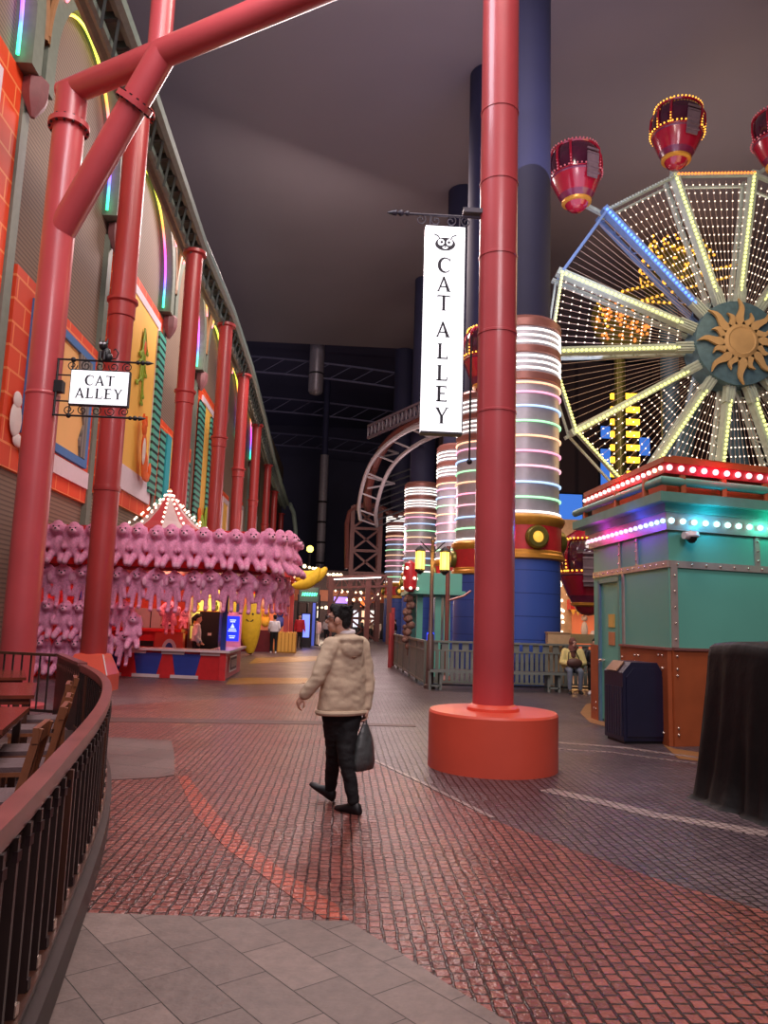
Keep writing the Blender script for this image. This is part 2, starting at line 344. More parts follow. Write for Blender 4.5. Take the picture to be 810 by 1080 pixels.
struct('trim_orange_line', MB().prism([(-1.58, 8.05), (-1.13, 6.56), (-0.75, 5.67), (-0.43, 5.09), (-0.14, 4.57), (-.04, 4.42), (.1, 4.4), (0.03, 4.62), (-0.27, 5.12), (-0.58, 5.72), (-0.96, 6.6), (-1.48, 8.07)], -.05, .006), M_cob_or)  # painted line; its far stretch is a light streak put into the colour
struct('floor_grey_patch', MB().prism([(-4.2, 10.6), (-2.12, 10.25), (-1.9, 9.4), (-1.62, 8.1), (-1.75, 7.95), (-2.3, 7.75), (-4, 8.2)], -.05, .008), M_patch)
struct('trim_drain', MB().prism([(-5, 12.25), (-.4, 12.5), (1.2, 12.35), (1.2, 12.15), (-.4, 12.1), (-5, 11.65)], -.05, .007), M_drain)
def band(name, pts, w, m, h=.006):
    a = [g2(*p) for p in pts]; up = []; dn = []
    for i, p in enumerate(a):
        q0 = Vector(a[max(i - 1, 0)]); q1 = Vector(a[min(i + 1, len(a) - 1)]); d = (q1 - q0).normalized(); n = Vector((-d.y, d.x)) * w / 2
        up.append((p[0] + n.x, p[1] + n.y)); dn.append((p[0] - n.x, p[1] - n.y))
    struct(name, MB().prism(up + dn[::-1], -.05, h), m)
band('trim_pale_line', [(570, 782), (660, 789), (740, 800), (810, 806)], .12, M_cob_light)
band('trim_pale_line', [(575, 833), (650, 850), (690, 860), (740, 868), (810, 880)], .2, M_cob_light)
band('trim_pale_line', [(395, 802), (450, 828), (520, 863)], .05, M_cob_light, .005)
band('trim_pale_line', [(585, 790), (640, 793), (700, 801), (740, 806)], .05, M_cob_light)
struct('trim_yellow_band', MB().prism([g2(238, 722), g2(325, 721), g2(325, 715), g2(243, 715)], -.05, .005), M_cob_yel)
struct('trim_yellow_band', MB().prism([g2(262, 700), g2(335, 697), g2(335, 692), g2(270, 694)], -.05, .005), M_cob_yel)
struct('trim_tan_patch', MB().prism([g2(612, 752), g2(618, 743), g2(630, 740), g2(645, 741), g2(645, 768), g2(622, 762)], -.05, .005), mat('tan_floor_paint', rgb(150, 104, 62), .4, var=.15))
struct('trim_tan_patch', MB().prism([g2(700, 786), g2(712, 790), g2(745, 795), g2(745, 804), g2(715, 800)], -.05, .005), mat('tan_floor_edge', rgb(150, 104, 62), .4, var=.15))

XW = -7.8
M_siding = bands('tan_ribbed_siding', rgb(150, 128, 112), rgb(116, 98, 86), .11, 'Z', .7, .5, .8, .3)
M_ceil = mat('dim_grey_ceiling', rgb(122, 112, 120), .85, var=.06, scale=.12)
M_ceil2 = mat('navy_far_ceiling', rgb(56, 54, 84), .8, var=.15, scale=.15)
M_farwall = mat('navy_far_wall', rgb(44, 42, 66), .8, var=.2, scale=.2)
struct('wall_left', MB().box((XW - .4, 2, 0), (XW, 92, 19.6)), M_siding)
struct('ceiling', MB().prism([(-24, -10), (70, -10), (70, 61), (-24, 61)], 24, 24.4), M_ceil)
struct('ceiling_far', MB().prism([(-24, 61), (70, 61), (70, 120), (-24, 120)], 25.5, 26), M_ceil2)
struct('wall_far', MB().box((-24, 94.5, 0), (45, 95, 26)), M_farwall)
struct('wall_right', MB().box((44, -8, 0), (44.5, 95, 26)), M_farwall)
M_backhall = bands('dark_brown_hall_cladding', rgb(74, 58, 60), rgb(52, 42, 48), 3.2, 'X', .8, .2, .92, .04)
struct('wall_behind_wheel', MB().box((7.5, 62, 0), (44, 62.5, 24)), M_backhall)

# ------------------------------------------------------------------ left wall: pilasters, arches with neon, painted panels
NEON = [(0, rgb(40, 255, 150)), (.10, rgb(40, 235, 200)), (.2, rgb(90, 110, 255)), (.32, rgb(190, 70, 255)), (.5, rgb(255, 70, 190)), (.66, rgb(255, 150, 60)), (.8, rgb(235, 235, 70)), (.9, rgb(80, 255, 120)), (1, rgb(60, 235, 230))]
M_neon = zramp('rainbow_neon', NEON, 0, 4.6, 2.6)
M_archtrim = mat('tan_arch_moulding', rgb(150, 108, 72), .5, var=.1)
M_pend = mat('mauve_corbel', rgb(140, 92, 96), .5, var=.1)
M_pil = mat('grey_green_pilaster', rgb(116, 124, 112), .55, var=.08)
PY = [9.0, 16.5, 23.0, 30.4, 37.6, 45, 52.3, 59.6]
where = ['over the leftmost orange panel', 'over the blue framed window panel', 'over the tall teal shuttered window panel', 'between the third and fourth red columns', 'behind the fourth red column', 'behind the fifth red column', 'far along the wall behind the sixth red column']
for i in range(len(PY) - 1):
    y0, y1 = PY[i], PY[i + 1]; yc = (y0 + y1) / 2; hw = (y1 - y0) / 2; z0 = 13.6
    t = thing('neon_arch', 'rainbow neon arch on the tan wall ' + where[i], 'neon arch', (XW, yc, z0), 'rainbow neon arches on the left wall')
    def path(inset, lift, low):
        h = hw - inset; pts = [(XW + .22, yc - h, z0 + low)]
        for k in range(25):
            a = PI - PI * k / 24; pts.append((XW + .22, yc + h * math.cos(a), z0 + 1.0 + (3.4 + lift) * math.sin(a)))
        return pts + [(XW + .22, yc + h, z0 + low)]
    part('neon_tube', MB().tube([(p[0] - .04, p[1], p[2]) for p in path(.74, -.62, .1)], .045, 6), M_neon, t)
    part('neon_tube', MB().tube([(p[0] + .3, p[1], p[2]) for p in path(.3, .0, .1)[5:-5]], .04, 6), M_neon, t)
    o_, i_ = path(.12, .25, 0), path(.62, -.5, 0); bd = MB()
    for k in range(len(o_) - 1): bd.slab([(XW + .005, q[1], q[2]) for q in (o_[k], o_[k + 1], i_[k + 1], i_[k])], (.45, 0, 0))
    part('arch_band', bd, M_pil, t, None)
    part('arch_moulding', MB().tube([(p[0] + .2, p[1], p[2]) for p in path(.06, .4, 1.2)], .09, 8), M_archtrim, t)
for i, y in enumerate(PY):
    t = thing('pilaster', 'grey green pilaster with mauve corbel, ' + ORD[i] + ' along the tan wall', 'pilaster', (XW, y, 0), 'pilasters on the left wall', 'thing')
    part('pilaster_strip', MB().box((XW, y - .18, 0), (XW + .16, y + .18, 13.2)), M_pil, t)
    part('corbel', MB().lathe((XW + .31, y, 13.1), [(.05, -.4), (.24, -.1), (.3, .1), (.3, .45), (.22, .55)], 8), M_pend, t, 20)

M_obrick = brickwall('orange_painted_brick', rgb(240, 76, 32), rgb(226, 66, 28), rgb(250, 140, 84), .95, .55, .03)
M_cream = mat('cream_window_picture', rgb(244, 190, 120), .6, var=.05, scale=.8)
M_yel = mat('yellow_window_picture', rgb(252, 196, 92), .6, var=.04, scale=.8)
M_bluef = mat('blue_frame_paint', rgb(72, 124, 190), .5, var=.05)
M_sill = mat('lilac_white_sill', rgb(232, 214, 226), .5, var=.03)
M_curt = bands('grey_curtain_folds', rgb(92, 90, 92), rgb(136, 130, 126), .22, 'Y', .8, .3, .6, .4)
M_tcurt = bands('teal_curtain_folds', rgb(30, 140, 160), rgb(60, 180, 190), .2, 'Y', .8, .3, .6, .4)
M_shut = bands('teal_louvre', rgb(92, 190, 170), rgb(20, 52, 54), .3, 'Z', .5, .6, .62, .05)
M_gcat = mat('orange_cat_paint', rgb(236, 104, 40), .6, var=.05); M_wcat = mat('white_cat_paint', rgb(240, 226, 222), .6, var=.03)
M_leafg = mat('leaf_green_paint', rgb(150, 180, 60), .6, var=.2)
def wp(x, y): p = atx(x, y, XW); return (p.y, p.z)
def wq(mb, y0, z0, y1, z1, d0, d1): return mb.box((XW + d0, y0, z0), (XW + d1, y1, z1))
def wpoly(mb, pts, d0, d1): return mb.slab([(XW + d0, p[0], p[1]) for p in pts], (d1 - d0, 0, 0))
def frame(mb, y0, z0, y1, z1, w, d0, d1):
    wq(mb, y0, z0, y0 + w, z1, d0, d1); wq(mb, y1 - w, z0, y1, z1, d0, d1); wq(mb, y0 + w, z0, y1 - w, z0 + w, d0, d1); wq(mb, y0 + w, z1 - w, y1 - w, z1, d0, d1); return mb
def panel(label, y0, z0, y1, z1):
    t = thing('mural_panel', label, 'mural panel', (XW, (y0 + y1) / 2, z0), 'painted window panels on the left wall')
    part('brick_board', wq(MB(), y0, z0, y1, z1, 0, .1), M_obrick, t, None); return t
# leftmost
t = panel('orange brick panel cut by the left edge of the photo', 11.0, 4.9, 16.3, 13.6)
part('window_frame', frame(MB(), 11.6, 6, 15.2, 12.9, .25, .1, .2), M_sill, t, None)
part('window_picture', wq(MB(), 11.85, 6.25, 14.95, 12.65, .1, .13), M_cream, t, None)
# blue framed window
t = panel('orange brick panel with blue framed window and grey curtains', 17.0, 4.75, 22.95, 9.4)
part('window_frame', frame(MB(), 17.95, 5.7, 22.4, 9.0, .22, .1, .2), M_bluef, t, None)
part('window_picture', wq(MB(), 18.17, 5.92, 22.18, 8.78, .1, .13), M_cream, t, None)
for a, b, s in ((18.17, 18.95, 1), (22.18, 21.5, -1)):
    pts = [(a, 8.78), (b + .35 * s, 8.78), (b + .2 * s, 8.1), (a + .25 * s, 6.9), (a + .5 * s, 6.4), (a + .35 * s, 5.95), (a, 5.95)]
    part('curtain', wpoly(MB(), pts, .13, .2), M_curt, t, None)
part('window_sill', wq(MB(), 18.2, 5.15, 22.7, 5.62, .1, .18), M_sill, t, None)
part('painted_cat', MB().ball((XW + .16, 17.55, 5.9), (.06, .3, .42)).ball((XW + .16, 17.75, 5.45), (.06, .25, .16)).ball((XW + .18, 17.5, 6.35), (.06, .2, .2)).tube([(XW + .14, 17.8, 5.5), (XW + .14, 18.05, 5.3), (XW + .14, 18.1, 5.1)], .06), M_wcat, t, label='white cat painted at the sill')
# tall window with teal shutter
t = panel('tall orange panel with yellow window, right teal shutter and orange cat', 23.6, 5.2, 30.35, 13.4)
part('window_frame', frame(MB(), 24.4, 6.3, 29.6, 13.0, .3, .1, .17), M_sill, t, None)
part('window_picture', wq(MB(), 24.7, 6.6, 29.3, 12.7, .1, .14), M_yel, t, None)
part('shutter', wq(MB(), 29.3, 6.2, 30.3, 12.6, .17, .25), M_shut, t, None)
part('window_sill', wq(MB(), 24.4, 5.75, 29.8, 6.4, .1, .18), M_sill, t, None)
cat = MB()
for c, r in (((28.0, 6.95), (.42, .55)), ((27.75, 7.6), (.3, .55)), ((27.65, 8.25), (.3, .3)), ((28.3, 6.6), (.5, .2)), ((28.75, 6.9), (.12, .3))): cat.ball((XW + .36, c[0], c[1]), (.06, r[0], r[1]))
for dy in (-.2, .15): wpoly(cat, [(27.65 + dy - .1, 8.4), (27.65 + dy + .14, 8.4), (27.65 + dy, 8.75)], .32, .4)
part('painted_cat', cat, M_gcat, t, label='orange cat painted in the window')
part('cat_chest', MB().ball((XW + .41, 27.62, 7.4), (.04, .2, .5)), M_wcat, t)
pl = MB()
for k in range(9):
    y = 27.3 + .55 * math.sin(k * 1.9); z = 11.4 - .28 * k; pl.tube([(XW + .2, 27.3, 11.9), (XW + .22, (27.3 + y) / 2, z + .2), (XW + .2, y, z)], .035, 5).ball((XW + .2, y, z), (.05, .16, .1), 6, 4)
part('painted_hanging_plant', pl, M_leafg, t)
part('painted_lantern', MB().ball((XW + .2, 27.4, 11.2), (.06, .22, .35)), M_gcat, t)
# small teal curtained window and its neighbour
t = panel('small orange panel with teal shutter and curtain behind third column', 30.9, 5.4, 33.4, 9.5)
part('shutter', wq(MB(), 31.0, 5.6, 31.9, 9.1, .1, .14), M_shut, t, None)
part('curtain', wq(MB(), 31.9, 5.6, 32.7, 9.1, .1, .2), M_tcurt, t, None)
part('window_picture', wq(MB(), 32.7, 5.6, 33.2, 9.1, .1, .15), M_yel, t, None)
t = panel('narrow orange panel with teal shutter beside third column', 35.0, 4.6, 37.3, 9.6)
part('shutter', wq(MB(), 35.6, 4.8, 37.2, 8.9, .1, .14), M_shut, t, None)
# window with two shutters
t = panel('tall orange panel with yellow window between two teal shutters', 37.9, 4.3, 42.9, 13.4)
part('window_frame', frame(MB(), 39.0, 5.6, 42.4, 12.9, .3, .1, .17), M_sill, t, None)
part('window_picture', wq(MB(), 39.3, 5.9, 42.1, 12.6, .1, .14), M_yel, t, None)
part('shutter', wq(MB(), 38.1, 5.4, 39.5, 12.4, .17, .25), M_shut, t, None); part('shutter', wq(MB(), 41.4, 5.4, 42.8, 12.4, .17, .25), M_shut, t, None)
part('painted_plant', MB().ball((XW + .3, 40.2, 6.2), (.1, .5, .6)).ball((XW + .3, 41.3, 6.6), (.1, .4, .8)), M_leafg, t)
part('painted_cat', MB().ball((XW + .3, 39.4, 5.9), (.1, .5, .7)).ball((XW + .3, 39.3, 6.7), (.1, .35, .35)), M_gcat, t)
for k, (a, b, zt, lab) in enumerate(((46.5, 50, 9.3, 'orange panel with yellow window behind the fourth red column'), (53, 57, 10, 'orange panel with yellow window behind the fifth red column'), (61, 66, 10.5, 'orange panel with yellow window far behind the sixth red column'))):
    t = panel(lab, a, 4.3, b, zt)
    part('window_frame', frame(MB(), a + .5, 4.8, b - .4, zt - .4, .3, .1, .22), M_sill, t, None)
    part('window_picture', wq(MB(), a + .8, 5.1, b - .7, zt - .7, .1, .14), M_yel, t, None)

# ------------------------------------------------------------------ roof edge over the columns
ROW = [(-5.1, 16.4), (-5.1, 23.2), (-5.0, 29.2), (-5.1, 35.5), (-5.5, 45), (-5.95, 56.5), (-6.35, 67), (-6.7, 79)]
path = [Vector((-5.2, 7)), Vector((-5.2, 16.4)), Vector((-5.3, 23.4)), Vector((-5.15, 29.2)), Vector((-5.2, 35.5)), Vector((-5.5, 45)), Vector((-5.9, 56)), Vector((-6.1, 66)), Vector((-6.2, 76))]
t = thing('roof_edge_truss', 'grey green lattice roof edge running above the red columns', 'roof truss', (-5.2, 30, 12.6))
zc = lambda y: 13.0 if y < 50 else 13.0 - .012 * (y - 50) ** 1.2
def off(d, dz): return [Vector((p.x + d, p.y, zc(p.y) + dz)) for p in path]
part('outer_beam', MB().tube(off(.36, .42), .17, 8), M_rail_green, t)
part('inner_beam', MB().tube(off(-.3, .3), .14, 8), M_rail_green, t)
part('lower_pipe', MB().tube(off(.0, .02), .11, 8), M_rail_green, t)
lat = MB()
for a, b in zip(path[:-1], path[1:]):
    n = max(2, int((b - a).length / .75))
    for k in range(n):
        p = a.lerp(b, k / n); q = a.lerp(b, (k + .5) / n); z = zc(p.y)
        lat.bar((p.x + .3, p.y, z + .36), (p.x - .22, p.y, z + .28), .1, .16); lat.bar((p.x + .3, p.y, z + .3), (q.x + .1, q.y, z - .25), .06, .06)
part('lattice', lat, mat('shaded_green_steel', rgb(72, 84, 80), .5), t, None); part('added_gap_sheet', MB().add([v for p in path for v in ((p.x - .42, p.y, zc(p.y) + .52), (p.x - .3, p.y, zc(p.y) + .5), (p.x + .36, p.y, zc(p.y) + .62), (p.x + .36, p.y, zc(p.y) + .66))], [f for i in range(len(path) - 1) for f in ((i * 4, i * 4 + 1, i * 4 + 5, i * 4 + 4), (i * 4 + 1, i * 4 + 2, i * 4 + 6, i * 4 + 5), (i * 4 + 2, i * 4 + 3, i * 4 + 7, i * 4 + 6), (i * 4 + 3, i * 4, i * 4 + 4, i * 4 + 7))]), M_rail_green, t, None)  # sheet added to brighten the dark gaps of the roof edge
e = path[-1]
part('end_bend', MB().tube([(e.x + .55, e.y, zc(e.y) + .45), (e.x + .9, e.y + 1, zc(e.y) - .3), (e.x + 1.15, e.y + 1.5, zc(e.y) - 2), (e.x + 1.2, e.y + 1.6, zc(e.y) - 5), (e.x + 1.2, e.y + 1.6, 4.5), (e.x + .9, e.y + 1.5, 3.6)], .22, 8), M_rail_green, t)
pn = ['behind the small hanging sign', 'rising behind the pink plush toys', 'second beyond the plush stall roof', 'third beyond the plush stall roof', 'fourth beyond the plush stall roof', 'fifth beyond the plush stall roof', 'sixth beyond the plush stall roof', 'last and thinnest looking before the dark hall']
for i, (x, y) in enumerate(ROW):
    t = thing('red_column', 'round red steel column along the left wall, ' + pn[i], 'column', (x, y, 0), 'red columns along the left wall', 'thing')
    H = zc(y) - .05; r = .262
    part('shaft', MB().lathe((x, y, 0), [(r, 0), (r, H)], 24), M_redrow, t)
    part('collar', MB().lathe((x, y, 8.35), [(r, -.36), (r + .025, -.34), (r + .025, -.04), (r + .07, 0), (r + .07, .07), (r, .09)], 24), M_redrow, t)
    part('ring_clamp', MB().lathe((x, y, 4.2), [(r + .012, -.06), (r + .02, 0), (r + .012, .06)], 24), M_redrow, t)
    fl = part('flange', MB().lathe((x, y, H), [(r + .02, -.12), (r + .1, -.1), (r + .1, 0), (r - .1, .05)], 24), M_redrow, t)
    if i == 0:
        part('pedestal', MB().lathe((x, y, 0), [(.62, 0), (.62, .34), (.40, .74), (.3, .76)], 4, a0=PI / 4), M_orange, t, None); part('pedestal_edge', MB().tube([(x + .44, y - .44, .345), (x + .285, y - .285, .745)], .012, 6), M_white, t)
        for k in range(14): a = 2 * PI * k / 14; part('bolt', MB().cyl((x + .32 * math.cos(a), y + .32 * math.sin(a), H - .14), (x + .32 * math.cos(a), y + .32 * math.sin(a), H + .04), .03, n=6), M_bolt, fl)
    else: part('base_plate', MB().lathe((x, y, 0), [(r + .15, 0), (r + .15, .08), (r, .12)], 24), M_redrow, t)

# ------------------------------------------------------------------ near steel support with cross beam and brace
P1 = at(22.5, 650, 13.2); P1.z = 0
Y1 = 13.2; r = .275
top1 = at(76, 96, Y1); top1.x = P1.x; top1.y = Y1
t = thing('steel_support', 'tall red tubular steel support with diagonal brace and overhead beam', 'steel support', P1)
zt = top1.z
part('column', MB().lathe(P1, [(r, 0), (r, zt)], 28), M_red, t)
part('base_plate', MB().lathe(P1, [(.5, 0), (.5, .06), (.3, .1)], 24), M_red, t)
dirb = Vector((.86, -.51, 0)).normalized()
A = Vector((P1.x, P1.y, zt)) - dirb * .22; Bq = Vector((P1.x, P1.y, zt)) + dirb * 8.0
part('cross_beam', MB().cyl(A, Bq, .225, n=28), M_red, t)
J = Vector((P1.x, P1.y, zt)) + dirb * 2.2
S = Vector((P1.x, P1.y, zt - 2.85))
part('diagonal_brace', MB().cyl(S, J, .24, n=28), M_red, t)
part('upright', MB().cyl(J - dirb * .08, J - dirb * .08 + Vector((0, 0, 5)), .2, n=24), M_red, t)
def flange(c, d, R, nb):
    d = d.normalized(); c = Vector(c)
    f = part('flange', MB().tube([c - d * .05, c - d * .049, c + d * .049, c + d * .05], [R * .8, R + .085, R + .085, R * .8], 28), M_red, t)
    a = d.orthogonal().normalized(); b = d.cross(a); m = MB()
    for k in range(nb):
        an = 2 * PI * k / nb; p = c + (a * math.cos(an) + b * math.sin(an)) * (R + .05); part('bolt', MB().cyl(p - d * .075, p + d * .075, .026, n=6), M_bolt, f)
flange((P1.x, P1.y, zt - .72), Vector((0, 0, 1)), r, 14)
flange(S.lerp(J, .74), J - S, .24, 14)
part('seam_ring', MB().lathe((P1.x, P1.y, 0), [(r, 5.25), (r + .012, 5.27), (r + .012, 5.3), (r, 5.32)], 28), M_red, t)
part('clamp_box', MB().cbox((P1.x + r + .03, P1.y - .1, 5.42), (.14, .16, .2)), M_black, t)

# ------------------------------------------------------------------ front pole with drum pedestal
PC = Vector((1.77, 8.98, 0)); pr = .235
t = thing('red_pole', 'large smooth red pole on round orange lit drum beside the walking man', 'pole', PC)
part('drum', MB().lathe(PC, [(.735, 0), (.735, .6), (.72, .625), (0, .63)], 64), M_orange, t, 30)
prof = [(pr, .62), (pr, 14)]
part('shaft', MB().lathe(PC, prof, 40), M_red, t)
part('base_flange', MB().lathe(PC, [(.3, .625), (.3, .66), (.26, .69), (pr, .7)], 40), M_orange, t)
for z in (4.14, 5.13, 6.13, 7.12, 8.1):
    part('seam_ring', MB().lathe((PC.x, PC.y, z), [(pr, -.018), (pr + .008, -.012), (pr + .008, .012), (pr, .018)], 40), M_red, t)

# ------------------------------------------------------------------ letters
def letter(ch):                                              # outline polygons in a box one unit high
    T, N, S = .18, .045, .045
    def serif(x, y, w, up): return [(x - w / 2, y), (x + w / 2, y), (x + w / 2 * .55, y + (S if up else -S)), (x - w / 2 * .55, y + (S if up else -S))]
    if ch == 'A': return [[(.0, 0), (.1, 0), (.42, .84), (.40, 1), (.34, .98)], [(.33, 1), (.43, 1), (.82, 0), (.60, 0)], [(.14, .28), (.62, .28), (.60, .36), (.18, .36)], serif(.05, 0, .24, 1), serif(.71, 0, .34, 1)]
    if ch == 'T': return [[(.33, 0), (.33 + T, 0), (.33 + T, 1), (.33, 1)], [(0, 1), (.81, 1), (.81, .92), (0, .92)], [(0, .97), (.05, .97), (.02, .78), (0, .78)], [(.81, .97), (.76, .97), (.79, .78), (.81, .78)], serif(.405, 0, .36, 1)]
    if ch == 'L': return [[(.1, 0), (.1 + T, 0), (.1 + T, 1), (.1, 1)], [(0, 0), (.68, 0), (.68, .08), (0, .08)], [(.6, .05), (.68, .04), (.7, .28), (.66, .28)], serif(.175, 1, .36, 0)]
    if ch == 'E': return [[(.1, 0), (.1 + T, 0), (.1 + T, 1), (.1, 1)], [(0, 0), (.68, 0), (.68, .08), (0, .08)], [(0, 1), (.64, 1), (.64, .92), (0, .92)], [(.25, .48), (.5, .48), (.5, .56), (.25, .56)], [(.63, .05), (.68, .04), (.7, .22), (.67, .22)], [(.6, .95), (.64, .96), (.65, .8), (.62, .8)], [(.5, .42), (.53, .42), (.53, .61), (.5, .61)]]
    if ch == 'Y': return [[(.04, 1), (.22, 1), (.48, .46), (.34, .46)], [(.69, 1), (.79, 1), (.48, .42), (.42, .5)], [(.33, 0), (.33 + T, 0), (.33 + T, .48), (.33, .48)], serif(.405, 0, .36, 1), serif(.13, 1, .36, 0), serif(.75, 1, .24, 0)]
    if ch == 'C':
        out = []; n = 26; a0, a1 = math.radians(42), math.radians(318); o = []; i_ = []
        for k in range(n + 1):
            a = a0 + (a1 - a0) * k / n; o.append((.45 + .45 * math.cos(a), .5 + .52 * math.sin(a))); i_.append((.52 + .31 * math.cos(a), .5 + .43 * math.sin(a)))
        for k in range(n): out.append([o[k], o[k + 1], i_[k + 1], i_[k]])
        out.append([(.76, .95), (.80, .97), (.80, .68), (.77, .68)]); return out
def letters(parent, text, x0, z0, h, y, m, w=None, gap=.16):
    x = x0
    for ch in text:
        if ch == ' ': x += h * .45; continue
        mb = MB()
        for pg in letter(ch): mb.slab([(x + p[0] * h, y, z0 + p[1] * h) for p in pg], (0, -.006, 0))
        part('letter', mb, m, parent, None)
        x += h * ({'A': .80, 'T': .81, 'L': .70, 'E': .70, 'Y': .78, 'C': .85}[ch] + gap)
    return x
def wide(text, h, gap=.16): return sum(h * ({'A': .80, 'T': .81, 'L': .70, 'E': .70, 'Y': .78, 'C': .85}[c] + gap) for c in text) - gap * h
def spear(mb, p, d, s):                                      # finial: two knobs and a point
    p = Vector(p); d = Vector(d)
    mb.ball(p, s * 1.1, 10, 6).ball(p + d * s * 2.6, s * 1.35, 10, 6).tube([p, p + d * s * 4, p + d * s * 4.6, p + d * s * 6, p + d * s * 8.5], [s * .5, s * .5, s * 1.3, s * 1.0, s * .1], 8); return mb
def spiral(c, r, turns, a0, s=1, n=26): return [Vector((c[0] + r * (1 - .75 * k / n) * math.cos(a0 + s * turns * 2 * PI * k / n), c[1], c[2] + r * (1 - .75 * k / n) * math.sin(a0 + s * turns * 2 * PI * k / n))) for k in range(n + 1)]

# tall sign on the pole
SY = 8.9; x0, z1 = 0.845, 6.47; x1, z0 = 1.335, 3.86
t = thing('hanging_sign', 'tall white glowing CAT ALLEY sign hanging from bracket on red pole', 'sign', ((x0 + x1) / 2, SY, z0), 'cat alley signs')
part('sign_box', MB().box((x0, SY, z0), (x1, SY + .12, z1)), M_signface, t, None); part('sign_foot', MB().box((x0, SY - .01, z0 - .025), (x1 + .01, SY + .13, z0)).box((x1, SY - .01, z0), (x1 + .012, SY + .13, z1)), M_dark, t, None)
part('sign_face', MB().box((x0, SY - .012, z0), (x1, SY, z1)), M_signface, t, None)
b = MB(); yl = SY - .0135
for dx, w in ((.055, .004), (.068, .002)):
    a0_, a1_, b0_, b1_ = x0 + dx, x1 - dx, z0 + dx, z1 - dx
    b.box((a0_, yl, b0_), (a0_ + w, SY - .011, b1_)).box((a1_ - w, yl, b0_), (a1_, SY - .011, b1_)).box((a0_, yl, b0_), (a1_, SY - .011, b0_ + w)).box((a0_, yl, b1_ - w), (a1_, SY - .011, b1_))
part('border_line', b, mat('grey_print', rgb(120, 118, 130), .6, var=0), t, None)
xm = (x0 + x1) / 2; hh = .195
zs = [5.815, 5.55, 5.30, 4.89, 4.63, 4.36, 4.105, 3.975 - .13]
zs = [at(468, y, SY).z for y in (288, 308, 328, 356, 379, 402, 424, 447)]
for ch, z in zip('CATALLEY', zs): letters(t, ch, xm - wide(ch, hh) / 2 - .005, z, hh, SY - .012, M_ink)
fc = Vector((xm, SY - .012, at(468, 258, SY).z)); mb = MB()
mb.slab([(fc.x + .125 * math.cos(a), fc.y, fc.z + .085 * math.sin(a)) for a in [2 * PI * k / 28 for k in range(28)]], (0, -.006, 0))
face = part('cat_face', mb, M_ink, t, None)
M_facew = mat('white_print', rgb(245, 245, 250), .5, var=0, emit=rgb(250, 250, 255), es=1.2)
mb = MB()
for s in (-1, 1): mb.slab([(fc.x + s * .052 + .04 * math.cos(a), fc.y - .006, fc.z + .02 + .042 * math.sin(a)) for a in [2 * PI * k / 20 for k in range(20)]], (0, -.004, 0))
mb.slab([(fc.x + .035 * math.cos(a), fc.y - .006, fc.z - .048 + .018 * math.sin(a)) for a in [2 * PI * k / 14 for k in range(14)]], (0, -.004, 0))
part('eye_white', mb, M_facew, face, None)
mb = MB()
for s in (-1, 1): part('pupil', MB().slab([(fc.x + s * .045 + .018 * math.cos(a), fc.y - .01, fc.z + .02 + .018 * math.sin(a)) for a in [2 * PI * k / 12 for k in range(12)]], (0, -.003, 0)), M_ink, face, None)
part('nose', MB().slab([(fc.x - .014, fc.y - .01, fc.z - .034), (fc.x + .014, fc.y - .01, fc.z - .034), (fc.x, fc.y - .01, fc.z - .05)], (0, -.003, 0)), M_ink, face, None)
for s in (-1, 1): part('ear_outline', MB().tube([(fc.x + s * .065, fc.y - .006, fc.z + .06), (fc.x + s * .09, fc.y - .006, fc.z + .105), (fc.x + s * .14, fc.y - .006, fc.z + .125)], .0075, 5), M_ink, face)
bz = at(470, 225, SY).z; bl = at(430, 225, SY).x
br = MB(); br.cyl((bl, SY + .06, bz), (PC.x - pr, SY + .06, bz), .016, n=8); spear(br, (bl, SY + .06, bz), (-1, 0, 0), .03)
for k in range(4): br.tube(spiral((bl + .17 + k * .19, SY + .06, bz - .07), .07, 1.3, PI * .5, 1 if k % 2 else -1), .008, 6)
br.cyl((x0 + .06, SY + .06, bz), (x0 + .06, SY + .06, z1), .01, n=6).cyl((x1 - .06, SY + .06, bz), (x1 - .06, SY + .06, z1), .01, n=6)
br.box((PC.x - pr - .22, SY, bz + .04), (PC.x - pr + .02, SY + .12, bz + .1))
part('bracket', br, mat('purple_grey_iron', rgb(60, 54, 70), .5, var=.1), t)
part('pull_rod', MB().cyl((1.445, SY + .05, 5.1), (1.445, SY + .05, 3.55), .012, n=8).ball((1.445, SY + .05, 3.52), .035, 10, 8), M_dark, t)

# small sign on the near support
SY = 13.0; x0, z1 = -4.80, 5.70; x1, z0 = -3.83, 5.11
t = thing('hanging_sign', 'small white CAT ALLEY sign in black scrolled bracket with cat figure', 'sign', (-4.3, SY, z0), 'cat alley signs')
part('sign_box', MB().box((x0 - .015, SY, z0 - .02), (x1 + .015, SY + .1, z1 + .02)), M_dark, t, None)
part('sign_face', MB().box((x0, SY - .01, z0), (x1, SY, z1)), M_signsmall, t, None)
b = MB(); w = .006
a0_, a1_, b0_, b1_ = x0 + .06, x1 - .06, z0 + .05, z1 - .05
b.box((a0_, SY - .012, b0_), (a0_ + w, SY - .009, b1_)).box((a1_ - w, SY - .012, b0_), (a1_, SY - .009, b1_)).box((a0_, SY - .012, b0_), (a1_, SY - .009, b0_ + w)).box((a0_, SY - .012, b1_ - w), (a1_, SY - .009, b1_))
part('border_line', b, mat('grey_print', rgb(150, 148, 158), .6, var=0), t, None)
xm = (x0 + x1) / 2; h1 = .18
letters(t, 'CAT', xm - wide('CAT', h1) / 2, z0 + .33, h1, SY - .01, M_ink); letters(t, 'ALLEY', xm - wide('ALLEY', h1) / 2, z0 + .1, h1, SY - .01, M_ink)
br = MB(); xl = P1.x + .25; xr = x1 + .12
zt_, zb_ = z1 + .2, z0 - .2
